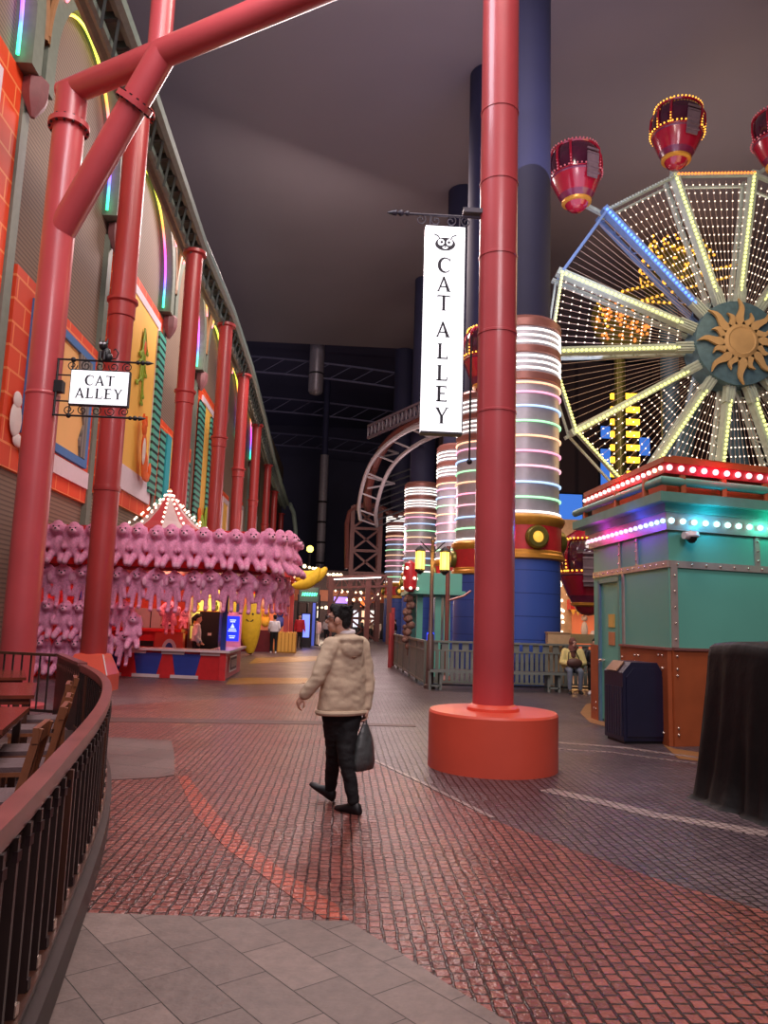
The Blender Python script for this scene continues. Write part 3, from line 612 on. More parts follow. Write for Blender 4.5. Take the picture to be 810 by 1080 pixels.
br.cyl((xl, SY + .05, zt_), (xr, SY + .05, zt_), .018, n=8).cyl((xl, SY + .05, zb_), (xr, SY + .05, zb_), .018, n=8)
br.cyl((xl + .02, SY + .05, zt_), (xl + .02, SY + .05, zb_), .02, n=8).cyl((xl + .27, SY + .05, zt_), (xl + .27, SY + .05, zb_), .014, n=8)
br.cyl((xl, SY + .05, z0 + .05), (x0, SY + .05, z0 + .05), .014, n=8).cyl((xl, SY + .05, z1 - .08), (x0, SY + .05, z1 - .08), .014, n=8)
br.ball((xl + .27, SY + .05, zt_), .045).ball((xl + .27, SY + .05, zb_), .045)
spear(br, (xr, SY + .05, zt_), (1, 0, 0), .032); spear(br, (xr - .06, SY + .05, zb_), (1, 0, 0), .032)
for k in range(5):
    for zz in (zt_ - .1, zb_ + .1):
        cx = x0 - .02 + k * .235; br.tube(spiral((cx, SY + .05, zz), .09, 1.4, PI * .3 * k, 1 if k % 2 else -1), .009, 6)
part('bracket', br, M_black, t)
cz = zt_; cx = xm + .03; cf = MB()
cf.ball((cx + .02, SY + .05, cz + .12), (.085, .07, .13)).ball((cx - .03, SY + .03, cz + .27), (.075, .07, .085)).ball((cx + .06, SY + .05, cz + .07), (.08, .07, .08))
for s in (-1, 1): cf.tube([(cx - .03 + s * .045, SY + .04, cz + .31), (cx - .03 + s * .068, SY + .04, cz + .41)], [.035, .003], 8).cyl((cx - .02 + s * .035, SY - .02, cz + .15), (cx - .02 + s * .035, SY - .03, cz), .025, n=8)
cf.tube([(cx + .1, SY + .05, cz + .04), (cx + .2, SY + .05, cz + .06), (cx + .23, SY + .05, cz + .16), (cx + .17, SY + .05, cz + .23), (cx + .14, SY + .05, cz + .2)], .012, 6)
ct = part('cat_figure', cf, M_black, t, label='black cat sitting on the bracket')
part('cat_eye', MB().ball((cx - .06, SY - .035, cz + .29), (.028, .01, .022)).ball((cx - .0, SY - .035, cz + .29), (.028, .01, .022)), mat('pale_eye', rgb(200, 200, 205), .4, var=0), ct)
# ------------------------------------------------------------------ glowing columns on the right
RINGC = {'w': rgb(255, 246, 232), 'o': rgb(255, 176, 90), 'p': rgb(255, 150, 180), 'h': rgb(255, 110, 170), 'b': rgb(130, 190, 255), 'g': rgb(110, 240, 150)}
M_ring = {k: glow('neon_' + k, tuple(.3 + .7 * q for q in v[:3]) + (1,), 1.7 if k == 'w' else 1.25) for k, v in RINGC.items()}
M_redband = mat('red_band_paint', rgb(196, 44, 50), .4, var=.08, coat=.2)
M_badge = mat('olive_brass', rgb(120, 112, 50), .35, metal=.5, var=.15)
M_badgel = glow('amber_lens', rgb(235, 180, 70), 1.0)
M_bluecol = bands('blue_column_panels', rgb(64, 92, 176), rgb(40, 60, 124), .62, 'Z', .38, .1, .97, .02)
COLS = [(5.0, 21.5, 'nearest neon ringed column behind the red pole'), (5.2, 28.6, 'second neon ringed column, half hidden by the red pole'), (5.5, 37.3, 'third neon ringed column, between street lamp and second column'), (4.75, 48, 'wide looking fourth neon ringed column above the teal kiosk'), (4.35, 61.5, 'furthest neon ringed column at the end of the row')]
def neon_column():
    t = thing('neon_column', COLS[0][2], 'column', (0, 0, 0), 'neon ringed columns', 'thing'); R = 1.05
    part('lower_shaft', MB().lathe((0, 0, 0), [(R + .04, 0), (R + .04, 3.45)], 48), M_bluecol, t)
    part('band', MB().lathe((0, 0, 0), [(R + .06, 3.6), (R + .06, 4.35)], 48), M_redband, t)
    part('band_moulding', MB().lathe((0, 0, 0), [(R + .04, 3.38), (R + .14, 3.42), (R + .14, 3.52), (R + .1, 3.56), (R + .1, 3.62), (R + .05, 3.66)], 48).lathe((0, 0, 0), [(R + .05, 4.3), (R + .1, 4.36), (R + .16, 4.46), (R + .16, 4.54), (R + .08, 4.62), (R, 4.63)], 48), M_gold, t)
    part('upper_shaft', MB().lathe((0, 0, 0), [(R, 4.6), (R, 10.25), (R - .05, 10.3), (.75, 10.32)], 48), M_silver, t)
    part('copper_collar', MB().lathe((0, 0, 0), [(R, 8.4), (R + .05, 8.43), (R + .05, 8.62), (R, 8.66)], 48).lathe((0, 0, 0), [(R, 9.2), (R + .05, 9.23), (R + .05, 9.4), (R, 9.44)], 48).lathe((0, 0, 0), [(R, 9.98), (R + .06, 10.0), (R + .06, 10.2), (R - .05, 10.32)], 48), M_copper, t)
    part('high_shaft', MB().lathe((0, 0, 0), [(.8, 10.2), (.8, 23.98)], 40), M_navy, t)
    seq = [(4.68, 'w'), (5.08, 'g'), (5.5, 'b'), (5.95, 'p'), (6.37, 'h'), (6.8, 'o'), (7.22, 'g'), (7.65, 'b'), (8.05, 'h'), (8.32, 'o'), (8.75, 'w'), (8.93, 'w'), (9.1, 'w'), (9.52, 'w'), (9.7, 'w'), (9.88, 'w')]
    for z, c in seq: part('neon_ring', MB().tube([(math.cos(2 * PI * k / 56) * (R + .03), math.sin(2 * PI * k / 56) * (R + .03), z) for k in range(56)], .03, 6, closed=True), M_ring[c], t)
    for k in range(8):
        a = -PI / 2 + .02 + k * PI / 4 * 2 if k < 4 else 0
        if k >= 4: break
        d = Vector((math.cos(a), math.sin(a), 0)); c = d * (R + .06) + Vector((0, 0, 3.98)); Mz = d.to_track_quat('Z', 'Y').to_matrix()
        l = part('badge', MB().lathe(c, [(.32, -.02), (.32, .1), (.27, .16), (.16, .16), (.16, .1)], 24, M=Mz), M_badge, t)
        part('badge_lens', MB().lathe(c, [(.16, .1), (.13, .17), (0, .2)], 20, M=Mz), M_badgel, l)
    return t
nc = neon_column()
for i, (x, y, lab) in enumerate(COLS):
    rz = math.atan2(-x, y) * -1 * .35
    if i == 0: cols0 = nc
    else: dup(nc, (x, y, 0), rz, lab)
nc.location = (COLS[0][0], COLS[0][1], 0); nc.rotation_euler.z = .12
# the glow those tubes throw over the alley
for x, y, e in ((3.0, 21, 90), (2.6, 34, 140), (2.2, 50, 160)): lamp('neon_glow', 'POINT', (x, y, 7.0), e * 3, rgb(255, 225, 225), .8)

# ------------------------------------------------------------------ ferris wheel
WD = 26.0; HUB = at(770, 368, WD); k_ = WD / 810 * 1.0
M_spoke = mat('pale_green_steel', rgb(172, 186, 176), .45, var=.1)
M_spokeb = mat('blue_lit_steel', rgb(110, 140, 190), .45, var=.1)
M_sun = mat('matt_gold_sun', rgb(182, 150, 104), .7, metal=0, var=.12, scale=1.5)
M_hub = mat('blue_hub_metal', rgb(84, 116, 132), .45, metal=.3, var=.15)
M_wire = mat('pale_cable', rgb(190, 165, 150), .5, var=.1)
wheel = thing('ferris_wheel', 'lit ferris wheel with gold sun at its hub, rising behind the teal booth', 'ferris wheel', HUB)
RW = 6.72; NS = 14; A0 = math.radians(107.5)
def pol(rr, a, dy=0.0): return HUB + Vector((rr * math.cos(a), dy, rr * math.sin(a)))
SA = [A0 + 2 * PI * k / NS for k in range(NS)]
for k, a in enumerate(SA):
    blue = k == 1
    m = MB().bar(pol(1.5, a, -.25), pol(RW + .15, a, -.25), .24, .34, (0, 1, 0)).bar(pol(1.5, a, .45), pol(RW + .15, a, .45), .12, .2, (0, 1, 0))
    n = 12
    for q in range(n):
        r0, r1 = 1.7 + (RW - 1.7) * q / n, 1.7 + (RW - 1.7) * (q + 1) / n
        m.bar(pol(r0, a, -.35 if q % 2 else .45), pol(r1, a, .45 if q % 2 else -.35), .04, .05, (0, 1, 0))
    tn = Vector((-math.sin(a), 0, math.cos(a)))
    s = part('spoke', m, M_spokeb if blue else M_spoke, wheel, None)
    m = MB().bar(pol(1.35, a, -.3), pol(2.15, a, -.3), .34, .3, (0, 1, 0)).bar(pol(1.95, a, -.3), pol(2.25, a, -.3), .22, .22, (0, 1, 0))
    for e in (-.1, 0, .1): m.bar(pol(1.35, a, -.47) + tn * e, pol(2.2, a, -.47) + tn * e, .03, .05, (0, 1, 0))
    part('spoke_root', m, M_spoke, s, None)
    m = MB(); nb = 30
    for q in range(nb): m.ball(pol(2.1 + (RW - 2.1) * q / (nb - 1), a, -.45) + tn * .04, .06, 6, 4)
    part('spoke_bulb', m, M_bluebulb if blue else M_limebulb, s, 60, kind='stuff')
for k, a in enumerate(SA):
    a2 = a + 2 * PI / NS; p, q = pol(RW, a, -.35), pol(RW, a2, -.35)
    s = part('rim_beam', MB().bar(p, q, .09, .2, (0, 1, 0)).bar(p + Vector((0, .8, 0)), q + Vector((0, .8, 0)), .07, .1, (0, 1, 0)), M_spokeb if k == 1 else M_spoke, wheel, None)
    m = MB(); nb = 24
    for j in range(nb): m.ball(p.lerp(q, (j + .5) / nb) + Vector((0, -.14, 0)), .05, 6, 4)
    if k in (2, 13, 0, 4, 5, 3): part('rim_bulb', m, M_orangebulb if k in (13, 12) else M_limebulb if k else M_spoke, s, 60, kind='stuff')
    m = MB(); w = MB()
    lit = k not in (1, 3)
    for j in range(11):
        f = (j + .7) / 11.4; p = pol(1.9, a, -.1).lerp(pol(1.9, a2, -.1), f); q = pol(RW - .08, a, -.1).lerp(pol(RW - .08, a2, -.1), f); w.bar(p, q, .012, .012)
        if lit:
            for b_ in range(14):
                g = (b_ + .5) / 14
                if (j in (0, 10) and g < .3) or (j % 2 and g < .22): continue
                m.ball(p.lerp(q, g) + Vector((0, -.03, 0)), .03, 5, 3)
    s = part('cable_net', w, M_wire, wheel, None)
    if m.v: part('net_bulb', m, M_whitebulb, s, 60, kind='stuff')
part('hub_drum', MB().lathe(HUB, [(1.5, -.5), (1.5, .5)], 40, M=Vector((0, -1, 0)).to_track_quat('Z', 'Y').to_matrix()).lathe(HUB, [(1.55, .3), (1.55, .62), (.4, .66)], 40, M=Vector((0, -1, 0)).to_track_quat('Z', 'Y').to_matrix()), M_hub, wheel)
sun = MB(); cen = HUB + Vector((0, -.72, 0))
nr = 16
sun.lathe(cen, [(.62, 0), (.62, .1), (.5, .16), (.45, .13), (.2, .15), (0, .15)], 40, M=Vector((0, -1, 0)).to_track_quat('Z', 'Y').to_matrix())
for k in range(nr):
    a = PI / 2 + 2 * PI * k / nr; L = 1.58 if k % 2 == 0 else 1.12; u = Vector((math.cos(a), 0, math.sin(a))); v = Vector((-math.sin(a), 0, math.cos(a))); l_ = []; r_ = []
    for j in range(9):
        f = j / 8; wv = .06 * math.sin(f * 2 * PI * 1.1) * (.5 + f); wd = .19 * (1 - f) ** .8 + .005; c = cen + u * (.5 + (L - .5) * f) + v * wv; l_.append(c + v * wd); r_.append(c - v * wd)
    for j in range(8): sun.slab([l_[j], l_[j + 1], r_[j + 1], r_[j]], (0, -.1, 0))
part('sun_emblem', sun, M_sun, wheel, None)
for s in (-1, 1):                                            # the stand it turns on
    part('stand_leg', MB().cyl(HUB + Vector((s * .3, 1.4, 0)), (HUB.x + s * 2.9, HUB.y + 2.4, 0), .3, .36, 16).cyl(HUB + Vector((s * .2, 1.2, -.2)), HUB + Vector((s * .2, 1.7, -.2)), .5, n=16), M_hub, wheel)
part('axle', MB().cyl(HUB + Vector((0, -.3, 0)), HUB + Vector((0, 2.2, 0)), .35, n=20), M_hub, wheel)
lamp('wheel_glow', 'POINT', (12, 21.5, 14), 480, rgb(255, 216, 165), 2); lamp('wheel_glow', 'POINT', (9.5, 23, 8), 250, rgb(255, 200, 130), 1.5)

M_gred = mat('glossy_red_fibreglass', rgb(156, 22, 46), .22, var=.05, coat=.6)
M_gpur = mat('plum_band_paint', rgb(110, 30, 62), .3, var=.08, coat=.4)
M_gglass = mat('dark_tinted_glass', rgb(70, 26, 44), .08, var=.1, coat=.8)
M_gpanel = mat('ribbed_gondola_door', rgb(126, 104, 110), .4, metal=.2, var=.1)
def gondola(bulbm, label):
    t = thing('ferris_gondola', label, 'gondola', (0, 0, 0), 'ferris wheel gondolas')
    prof = [(.42, -.95), (.5, -.72), (.62, -.62), (.86, -.05), (.9, .1)]
    part('basket', MB().lathe((0, 0, 0), [(.62, -.62), (.74, -.34), (.86, -.05), (.9, .1), (.84, .12)], 32), M_gred, t)
    part('band', MB().lathe((0, 0, 0), [(.5, -.84), (.55, -.72), (.63, -.6)], 32).lathe((0, 0, 0), [(.84, -.06), (.9, .02), (.88, .1)], 32), M_gpur, t)
    part('dome', MB().lathe((0, 0, 0), [(0, -1.22), (.2, -1.18), (.34, -1.08), (.42, -.92), (.5, -.84), (.5, -.8), (.3, -.8)], 28), M_gred, t)
    part('dome_rim', MB().lathe((0, 0, 0), [(.44, -.94), (.52, -.9), (.53, -.83), (.48, -.8)], 28), M_gold, t)
    part('window', MB().lathe((0, 0, 0), [(.82, .1), (.9, .5), (.88, .85), (.76, 1.08)], 32), M_gglass, t)
    part('roof', MB().lathe((0, 0, 0), [(.78, 1.05), (.82, 1.1), (.7, 1.22), (.4, 1.42), (.12, 1.58), (0, 1.62)], 32), M_gred, t)
    for a in (PI * 1.5 - .55, PI * 1.5 + .75, PI * .9, PI * .25, PI * 1.15, PI * 1.9):
        u = Vector((math.cos(a), math.sin(a), 0)); pts = [u * rr + Vector((0, 0, z)) for rr, z in ((.88, .08), (.95, .5), (.93, .85), (.8, 1.1))]
        f = part('pillar', MB().tube(pts, .045, 6), M_gred, t)
        m = MB()
        for q in range(10):
            fz = q / 9; z = .12 + .96 * fz; rr = .94 + .06 * math.sin(fz * PI) - .1 * fz; m.ball(u * rr + Vector((0, 0, z)), .034, 5, 3)
        part('pillar_bulb', m, bulbm, f, 60, kind='stuff')
    m = MB()
    for k in range(40):
        a = 2 * PI * k / 40
        if k % 40 not in (31, 32, 33, 34): m.ball((.95 * math.cos(a), .95 * math.sin(a), .12 + .0 * k), .036, 5, 3)
        m.ball((.84 * math.cos(a), .84 * math.sin(a), 1.12), .036, 5, 3)
    part('rim_bulb', m, bulbm, t, 60, kind='stuff')
    a = PI * 1.5 + .3; u = Vector((math.cos(a), math.sin(a), 0)); v = Vector((-math.sin(a), math.cos(a), 0)); d = MB()
    d.slab([u * .84 - v * .22 + Vector((0, 0, -.35)), u * .84 + v * .22 + Vector((0, 0, -.35)), u * .95 + v * .25 + Vector((0, 0, .45)), u * .95 - v * .25 + Vector((0, 0, .45))], u * .05)
    for z in (-.2, 0, .2, .5, .65): d.bar(u * (.95 + z * .05) - v * .25 + Vector((0, 0, z)), u * (.95 + z * .05) + v * .25 + Vector((0, 0, z)), .05, .06)
    part('door', d, M_gpanel, t, None)
    return t
M_dimbulb = glow('dim_pink_bulb', rgb(180, 90, 100), .5, False)
gy = gondola(M_yellowbulb, 'red ferris gondola outlined in yellow bulbs at the top of wheel')
gy.location = at(714, 146, WD - .6); gy.rotation_euler = (0, .06, -.1)
gd = gondola(M_dimbulb, 'red ferris gondola with unlit bulbs left of the top one'); gd.location = at(607, 190, WD - .6); gd.rotation_euler = (0, -.04, .1)
dup(gd, at(822, 152, WD - .6), .2, 'red ferris gondola cut off by the edge of the photo')
dup(gy, at(516, 384, WD - .6), .1, 'red ferris gondola glimpsed between the tall sign and red pole')
gl = dup(gy, at(620, 608, WD - 1.2), .5, 'red ferris gondola hanging low between blue column and teal booth')
gl.rotation_euler = (0, 0, -.5); gl.scale = (1.05, 1.05, 1.05)

for gp, k in ((at(714, 146, WD - .6), 0), (at(607, 190, WD - .6), 1), (at(822, 152, WD - .6), 13), (at(516, 384, WD - .6), 3), (at(620, 608, WD - 1.2), 5)):
    part('gondola_arm', MB().bar(pol(RW, SA[k], 0), gp + Vector((0, .35, -.5)), .12, .16, (0, 1, 0)), M_spoke, wheel, None)
# ride with golden bulbs seen through the wheel
t = thing('golden_ride_tower', 'ride tower with golden bulb crown seen through the wheel', 'ride tower', (13.5, 40, 0))
gx = at(712, 285, 40); part('mast', MB().cyl((gx.x, 41, 0), (gx.x, 41, gx.z + 2), .5, n=16), M_hub, t)
m = MB(); mm = MB(); mm.lathe((gx.x, 40, gx.z), [(1.6, -1.4), (1.9, -.2), (1.7, .6), (1.0, 1.2), (.2, 1.5)], 20)
for k in range(260):
    a = random.random() * 2 * PI; z = -1.3 + 2.7 * random.random(); rr = 1.9 - .5 * abs(z) ** 1.6 * .5; m.ball((gx.x + rr * math.cos(a), 40 + rr * math.sin(a), gx.z + z), .08, 5, 3)
part('crown', mm, M_badge, t); part('crown_bulb', m, M_yellowbulb, t, 60, kind='stuff')
m = MB(); f = MB()
for pts in ([(640, 312), (775, 280)], [(650, 325), (770, 292)], [(688, 250), (700, 300)], [(735, 250), (752, 270)], [(630, 320), (640, 345)], [(665, 318), (740, 322)]):
    p, q = at(*pts[0], 38.5), at(*pts[1], 38.5); f.bar(p, q, .15, .15)
    n = int((q - p).length / .28)
    for k in range(n + 1): m.ball(p.lerp(q, k / max(n, 1)) + Vector((0, -.12, 0)), .085, 5, 3)
part('arm', f, M_badge, t, None); part('arm_bulb', m, M_yellowbulb, t, 60, kind='stuff')
t2 = thing('golden_bulb_wheel', 'round cluster of amber bulbs seen through the wheel net', 'ride light', at(655, 338, 40), None)
m = MB(); c = at(655, 338, 40)
mm = MB().lathe(c, [(1.7, -.1), (1.7, .1)], 24, M=Vector((0, -1, 0)).to_track_quat('Z', 'Y').to_matrix()); mm.cyl((c.x, 40.3, 0), (c.x, 40.3, c.z), .3)
for k in range(90):
    a = random.random() * 2 * PI; rr = 1.7 * math.sqrt(random.random()); m.ball(c + Vector((rr * math.cos(a), -.15, rr * math.sin(a) * .8)), .085, 5, 3)
part('disc', mm, M_badge, t2); part('amber_bulb', m, M_orangebulb, t2, 60, kind='stuff')
t3 = thing('lit_ladder_tower', 'tower with stacked golden light bars seen through the wheel', 'ride tower', at(657, 470, 44), None)
M_goldbar = glow('golden_light_bar', rgb(255, 190, 50), 3.0)
f = MB()
for x in (646, 668):
    p = at(x, 405, 44); f.bar((p.x, 44, 0), (p.x, 44, p.z), .25, .25)
part('post', f, M_dark, t3, None)
for i, y in enumerate((418, 432, 445, 458, 472, 485, 500)):
    for x, w in ((648, .35), (664, .9)): part('light_bar', MB().cbox(at(x, y, 43.7), (w * 1.3, .2, .32)), M_goldbar, t3, None)
M_bluewin = glow('blue_lit_pane', rgb(70, 130, 235), .8)
for i, (x0_, y0_, x1_, y1_, lab) in enumerate(((634, 450, 645, 462, 'small blue lit pane beside the golden ladder tower'), (634, 474, 646, 525, 'tall blue lit pane left of the golden ladder tower'), (675, 462, 685, 480, 'blue lit pane right of the golden ladder tower'), (771, 455, 783, 472, 'blue lit pane under the wheel hub'), (588, 522, 614, 548, 'wide blue lit screen beside the nearest neon column'))):
    p, q = at(x0_, y1_, 61.8), at(x1_, y0_, 61.8)
    tt = thing('blue_pane', lab, 'light panel', ((p.x + q.x) / 2, 61.8, p.z), 'blue lit panes on the far hall wall')  # blue lit windows of the far hall wall, not displays
    part('pane', MB().box((p.x, 61.75, p.z), (q.x, 61.9, q.z)), M_bluewin, tt, None); part('pane_frame', MB().box((p.x - .15, 61.85, p.z - .15), (q.x + .15, 62, q.z + .15)), M_dark, tt, None)

# ------------------------------------------------------------------ teal booth
A_ = Vector((4.67, 10.84, 0)); dr = Vector((.965, .262, 0)).normalized(); dl = Vector((-.03, 1, 0)).normalized()
nR = Vector((dr.y, -dr.x, 0)); nL = Vector((-dl.y, dl.x, 0))
booth = thing('ticket_booth', 'teal riveted booth with coloured bulb strips and rust brown skirt', 'booth', A_)
B_ = A_ + dr * 4.6; Cc = A_ + dl * 3.05; D_ = Cc + Vector((2.6, 1.6, 0)); E_ = B_ + Vector((.4, 3, 0))
def ring(o):                                                  # footprint pushed outwards by o
    a = A_ + (nR + nL) * o; return [a, B_ + nR * o + dr * o, E_ + Vector((o, o, 0)), D_ + Vector((0, o, 0)), Cc + nL * o + dl * o]
def pr_(mb, o, z0, z1): return mb.prism([(p.x, p.y) for p in ring(o)], z0, z1)
part('wall_panel', pr_(MB(), 0, 0, 3.2), M_teal, booth, None)
part('cornice', pr_(pr_(MB(), .12, 3.30, 3.42), .3, 3.42, 3.56), M_tealroof, booth, None)
part('light_strip_board', pr_(MB(), .07, 3.04, 3.30), M_strip, booth, None)
part('roof_step', pr_(MB(), .02, 3.56, 3.86), M_rust, booth, None)
part('upper_roof', pr_(pr_(MB(), .14, 4.02, 4.10), -.3, 4.1, 4.22), M_rust, booth, None)
part('upper_strip_board', pr_(MB(), .12, 3.86, 4.02), M_redband, booth, None)
rl = ring(.26); part('roof_rail', MB().tube([rl[4] + Vector((0, 0, 3.72)), rl[0] + Vector((0, 0, 3.72)), rl[1] + Vector((0, 0, 3.72))], .065, 10), M_tealroof, booth)
for p in [rl[4].lerp(rl[0], f) for f in (.15, .55, .85)] + [rl[0].lerp(rl[1], f) for f in (.07, .21, .36, .5)]: part('rail_post', MB().cbox(p + Vector((0, 0, 3.69)), (.07, .07, .26)), M_rust, booth, None)
def bulbs(name, P, Q, n, z, r, stops, es):
    for i in range(n):
        f = (i + .5) / n; p = P.lerp(Q, f) + Vector((0, 0, z))
        c = stops[0]
        for a, b in zip(stops[:-1], stops[1:]):
            if a[0] <= f <= b[0]: u = (f - a[0]) / (b[0] - a[0]); c = tuple(a[1][j] * (1 - u) + b[1][j] * u for j in range(3)) + (1,)
        cm = tuple(min(1, .45 + .55 * v) for v in c[:3]) + (1,)
        part(name, MB().ball(p, r, 10, 6), glow('bulb_glow', cm, es * .42), booth, 60)
r1 = ring(.10); r2 = ring(.15)
bulbs('strip_bulb', r1[4], r1[0], 17, 3.17, .036, [(0, rgb(255, 60, 170)), (.45, rgb(255, 60, 220)), (.7, rgb(80, 80, 255)), (.85, rgb(60, 190, 255)), (1, rgb(60, 220, 240))], 5)
bulbs('strip_bulb', r1[0], r1[1], 24, 3.17, .045, [(0, rgb(90, 220, 240)), (.3, rgb(70, 240, 220)), (1, rgb(90, 250, 190))], 5)
bulbs('upper_strip_bulb', r2[4], r2[0], 17, 3.94, .036, [(0, rgb(255, 120, 90)), (.8, rgb(255, 90, 90)), (.93, rgb(255, 190, 60)), (1, rgb(255, 60, 120))], 5)
bulbs('upper_strip_bulb', r2[0], r2[1], 24, 3.94, .045, [(0, rgb(255, 80, 130)), (1, rgb(255, 60, 150))], 5)
for P, Q, col in ((r1[4].lerp(r1[0], .3), nL, rgb(255, 40, 200)), (r1[4].lerp(r1[0], .75), nL, rgb(90, 70, 255)), (r1[0].lerp(r1[1], .15), nR, rgb(40, 200, 255)), (r1[0].lerp(r1[1], .4), nR, rgb(50, 230, 200))):
    lamp('strip_glow', 'POINT', P + Q * .22 + Vector((0, 0, 3.2)), 9, col, .08)
for P, Q, col in ((r2[4].lerp(r2[0], .5), nL, rgb(255, 50, 60)), (r2[0].lerp(r2[1], .2), nR, rgb(255, 30, 90))): lamp('strip_glow', 'POINT', P + Q * .3 + Vector((0, 0, 4.0)), 7, col, .08)
def fstrip(P, d, n, u0, z0, u1, z1, m, name='trim_strip', th=.025, rivets=None):
    a = P + d * u0; b = P + d * u1
    s = part(name, MB().slab([a + Vector((0, 0, z0)), b + Vector((0, 0, z0)), b + Vector((0, 0, z1)), a + Vector((0, 0, z1))], n * th), m, booth, None)
    if rivets:
        q = MB()
        for k in range(rivets):
            f = (k + .5) / rivets
            if u1 - u0 > z1 - z0: p = P + d * (u0 + (u1 - u0) * f) + Vector((0, 0, (z0 + z1) / 2))
            else: p = P + d * ((u0 + u1) / 2) + Vector((0, 0, z0 + (z1 - z0) * f))
            q.ball(p + n * (th + .005), .018, 8, 5)
        part('rivet', q, M_rivet, s, 60)
    return s
fstrip(A_, dr, nR, 0, 2.50, 4.6, 2.60, M_strip, rivets=18); fstrip(A_, dl, nL, 0, 2.50, 3.05, 2.60, M_strip, rivets=14)
fstrip(A_, dr, nR, .02, 1.36, .13, 2.5, M_strip, rivets=5)
for u in (1.55, 3.1): fstrip(A_, dr, nR, u, 2.6, u + .09, 3.04, M_strip, rivets=3)
for u in (1.05, 1.75): fstrip(A_, dl, nL, u, 2.6, u + .07, 3.04, M_strip, rivets=3)
fstrip(A_, dl, nL, 1.62, 1.3, 1.70, 2.5, M_strip)
fstrip(A_, dr, nR, 0, 0, 4.6, 1.32, M_rust, 'skirt_panel', .06); fstrip(A_, dl, nL, -.03, 0, 1.68, 1.32, M_rust, 'skirt_panel', .06); fstrip(A_, dl, nL, 2.72, 0, 3.05, 1.30, M_rust, 'skirt_panel', .07)
fstrip(A_, dr, nR, 0, 1.32, 4.6, 1.355, M_copper, 'skirt_cap', .09); fstrip(A_, dl, nL, -.05, 1.32, 1.68, 1.355, M_copper, 'skirt_cap', .09)
def riv(P, d, n, uz, r=.02):
    for u, z in uz: part('rivet', MB().ball(P + d * u + n * .065 + Vector((0, 0, z)), r, 8, 5), M_rivet, booth, 60)
riv(A_, dr, nR, [(.06, 1.24), (.06, 1.06), (.06, .97), (.6, .98), (.7, .98), (.06, .25), (.06, .16), (.62, .24)]); riv(A_, dr, nR, [(.69, 1.05)], .05)
riv(A_, dl, nL, [(.12, 1.24), (.25, 1.24), (.12, 1.06), (.25, 1.06), (.12, .16), (.25, .16), (.95, 1.2), (1.1, 1.2), (.95, 1.1), (1.1, 1.1), (1.6, 1.15), (2.8, .3), (2.8, .2), (2.9, .2)])
door = fstrip(A_, dl, nL, 1.78, .05, 2.62, 2.38, M_teal, 'door', .02)
def sub(name, P, d, n, u0, z0, u1, z1, o, th, m, parent):
    a = P + d * u0 + n * o; b = P + d * u1 + n * o
    return part(name, MB().slab([a + Vector((0, 0, z0)), b + Vector((0, 0, z0)), b + Vector((0, 0, z1)), a + Vector((0, 0, z1))], n * th), m, parent, None)
fr = fstrip(A_, dl, nL, 1.70, 0, 1.78, 2.46, M_tealroof, 'door_frame', .06); fstrip(A_, dl, nL, 2.62, 0, 2.70, 2.46, mat('blue_grey_jamb', rgb(88, 120, 140), .5), 'door_frame', .06); fstrip(A_, dl, nL, 1.70, 2.38, 2.70, 2.46, M_tealroof, 'door_frame', .06)
M_not = mat('yellow_notice', rgb(214, 180, 90), .6, var=.1); M_notr = mat('orange_notice', rgb(196, 130, 84), .6, var=.1)
sub('notice', A_, dl, nL, 2.0, 1.62, 2.28, 1.84, .022, .01, M_not, door); sub('notice', A_, dl, nL, 2.0, 1.32, 2.28, 1.54, .022, .01, M_notr, door)
part('door_handle', MB().cyl(A_ + dl * 2.5 + nL * .02 + Vector((0, 0, 1.05)), A_ + dl * 2.5 + nL * .1 + Vector((0, 0, 1.05)), .025, n=10).cyl(A_ + dl * 2.55 + nL * .1 + Vector((0, 0, 1.05)), A_ + dl * 2.38 + nL * .1 + Vector((0, 0, 1.05)), .018, n=10), M_rivet, door)
cc = A_ + dr * .30 + nR * .14 + Vector((0, 0, 2.96))
t = thing('security_camera', 'white dome security camera under the booth bulb strip', 'camera', cc)
part('housing', MB().lathe(cc, [(.02, .07), (.09, .06), (.11, 0), (.10, -.02)], 20).cyl(cc + Vector((0, 0, .03)), cc - nR * .14 + Vector((0, 0, .03)), .05, n=12).cyl(cc - dr * .14, cc + dr * .02, .055, n=14), M_white, t)
part('lens_dome', MB().lathe(cc, [(.075, -.02), (.07, -.06), (.04, -.1), (0, -.11)], 18), M_black, t)

# ------------------------------------------------------------------ bin and the covered cart by the booth
M_bin = mat('dark_navy_bin_paint', rgb(26, 26, 52), .4, var=.1, coat=.2)
M_bindk = mat('navy_ribbed_side', rgb(44, 40, 62), .5, var=.1)
bo = Vector((4.30, 11.25, 0)); d1 = Vector((.99, .12, 0)).normalized(); d2 = Vector((-d1.y, d1.x, 0))
t = thing('litter_bin', 'dark navy litter bin with clipped corners against the booth skirt', 'bin', bo)
def bp(u, v, z): return bo + d1 * u + d2 * v + Vector((0, 0, z))
part('body', MB().slab([bp(-.33, -.29, .04), bp(.29, -.29, .04), bp(.29, -.29, .98), bp(.2, -.29, 1.13), bp(-.2, -.29, 1.13), bp(-.33, -.29, .98)], d2 * .58), M_bin, t, None)
part('front_door', MB().slab([bp(-.28, -.29, .1), bp(.28, -.29, .1), bp(.28, -.29, .92), bp(.17, -.29, 1.05), bp(-.17, -.29, 1.05), bp(-.28, -.29, .92)], d2 * -.018), M_bin, t, None)
sd = MB()
for k in range(7): sd.slab([bp(-.33, -.26 + k * .075, .1), bp(-.33, -.21 + k * .075, .1), bp(-.33, -.21 + k * .075, .78), bp(-.33, -.26 + k * .075, .78)], d1 * -.015)
part('ribbed_side', sd, M_bindk, t, None)
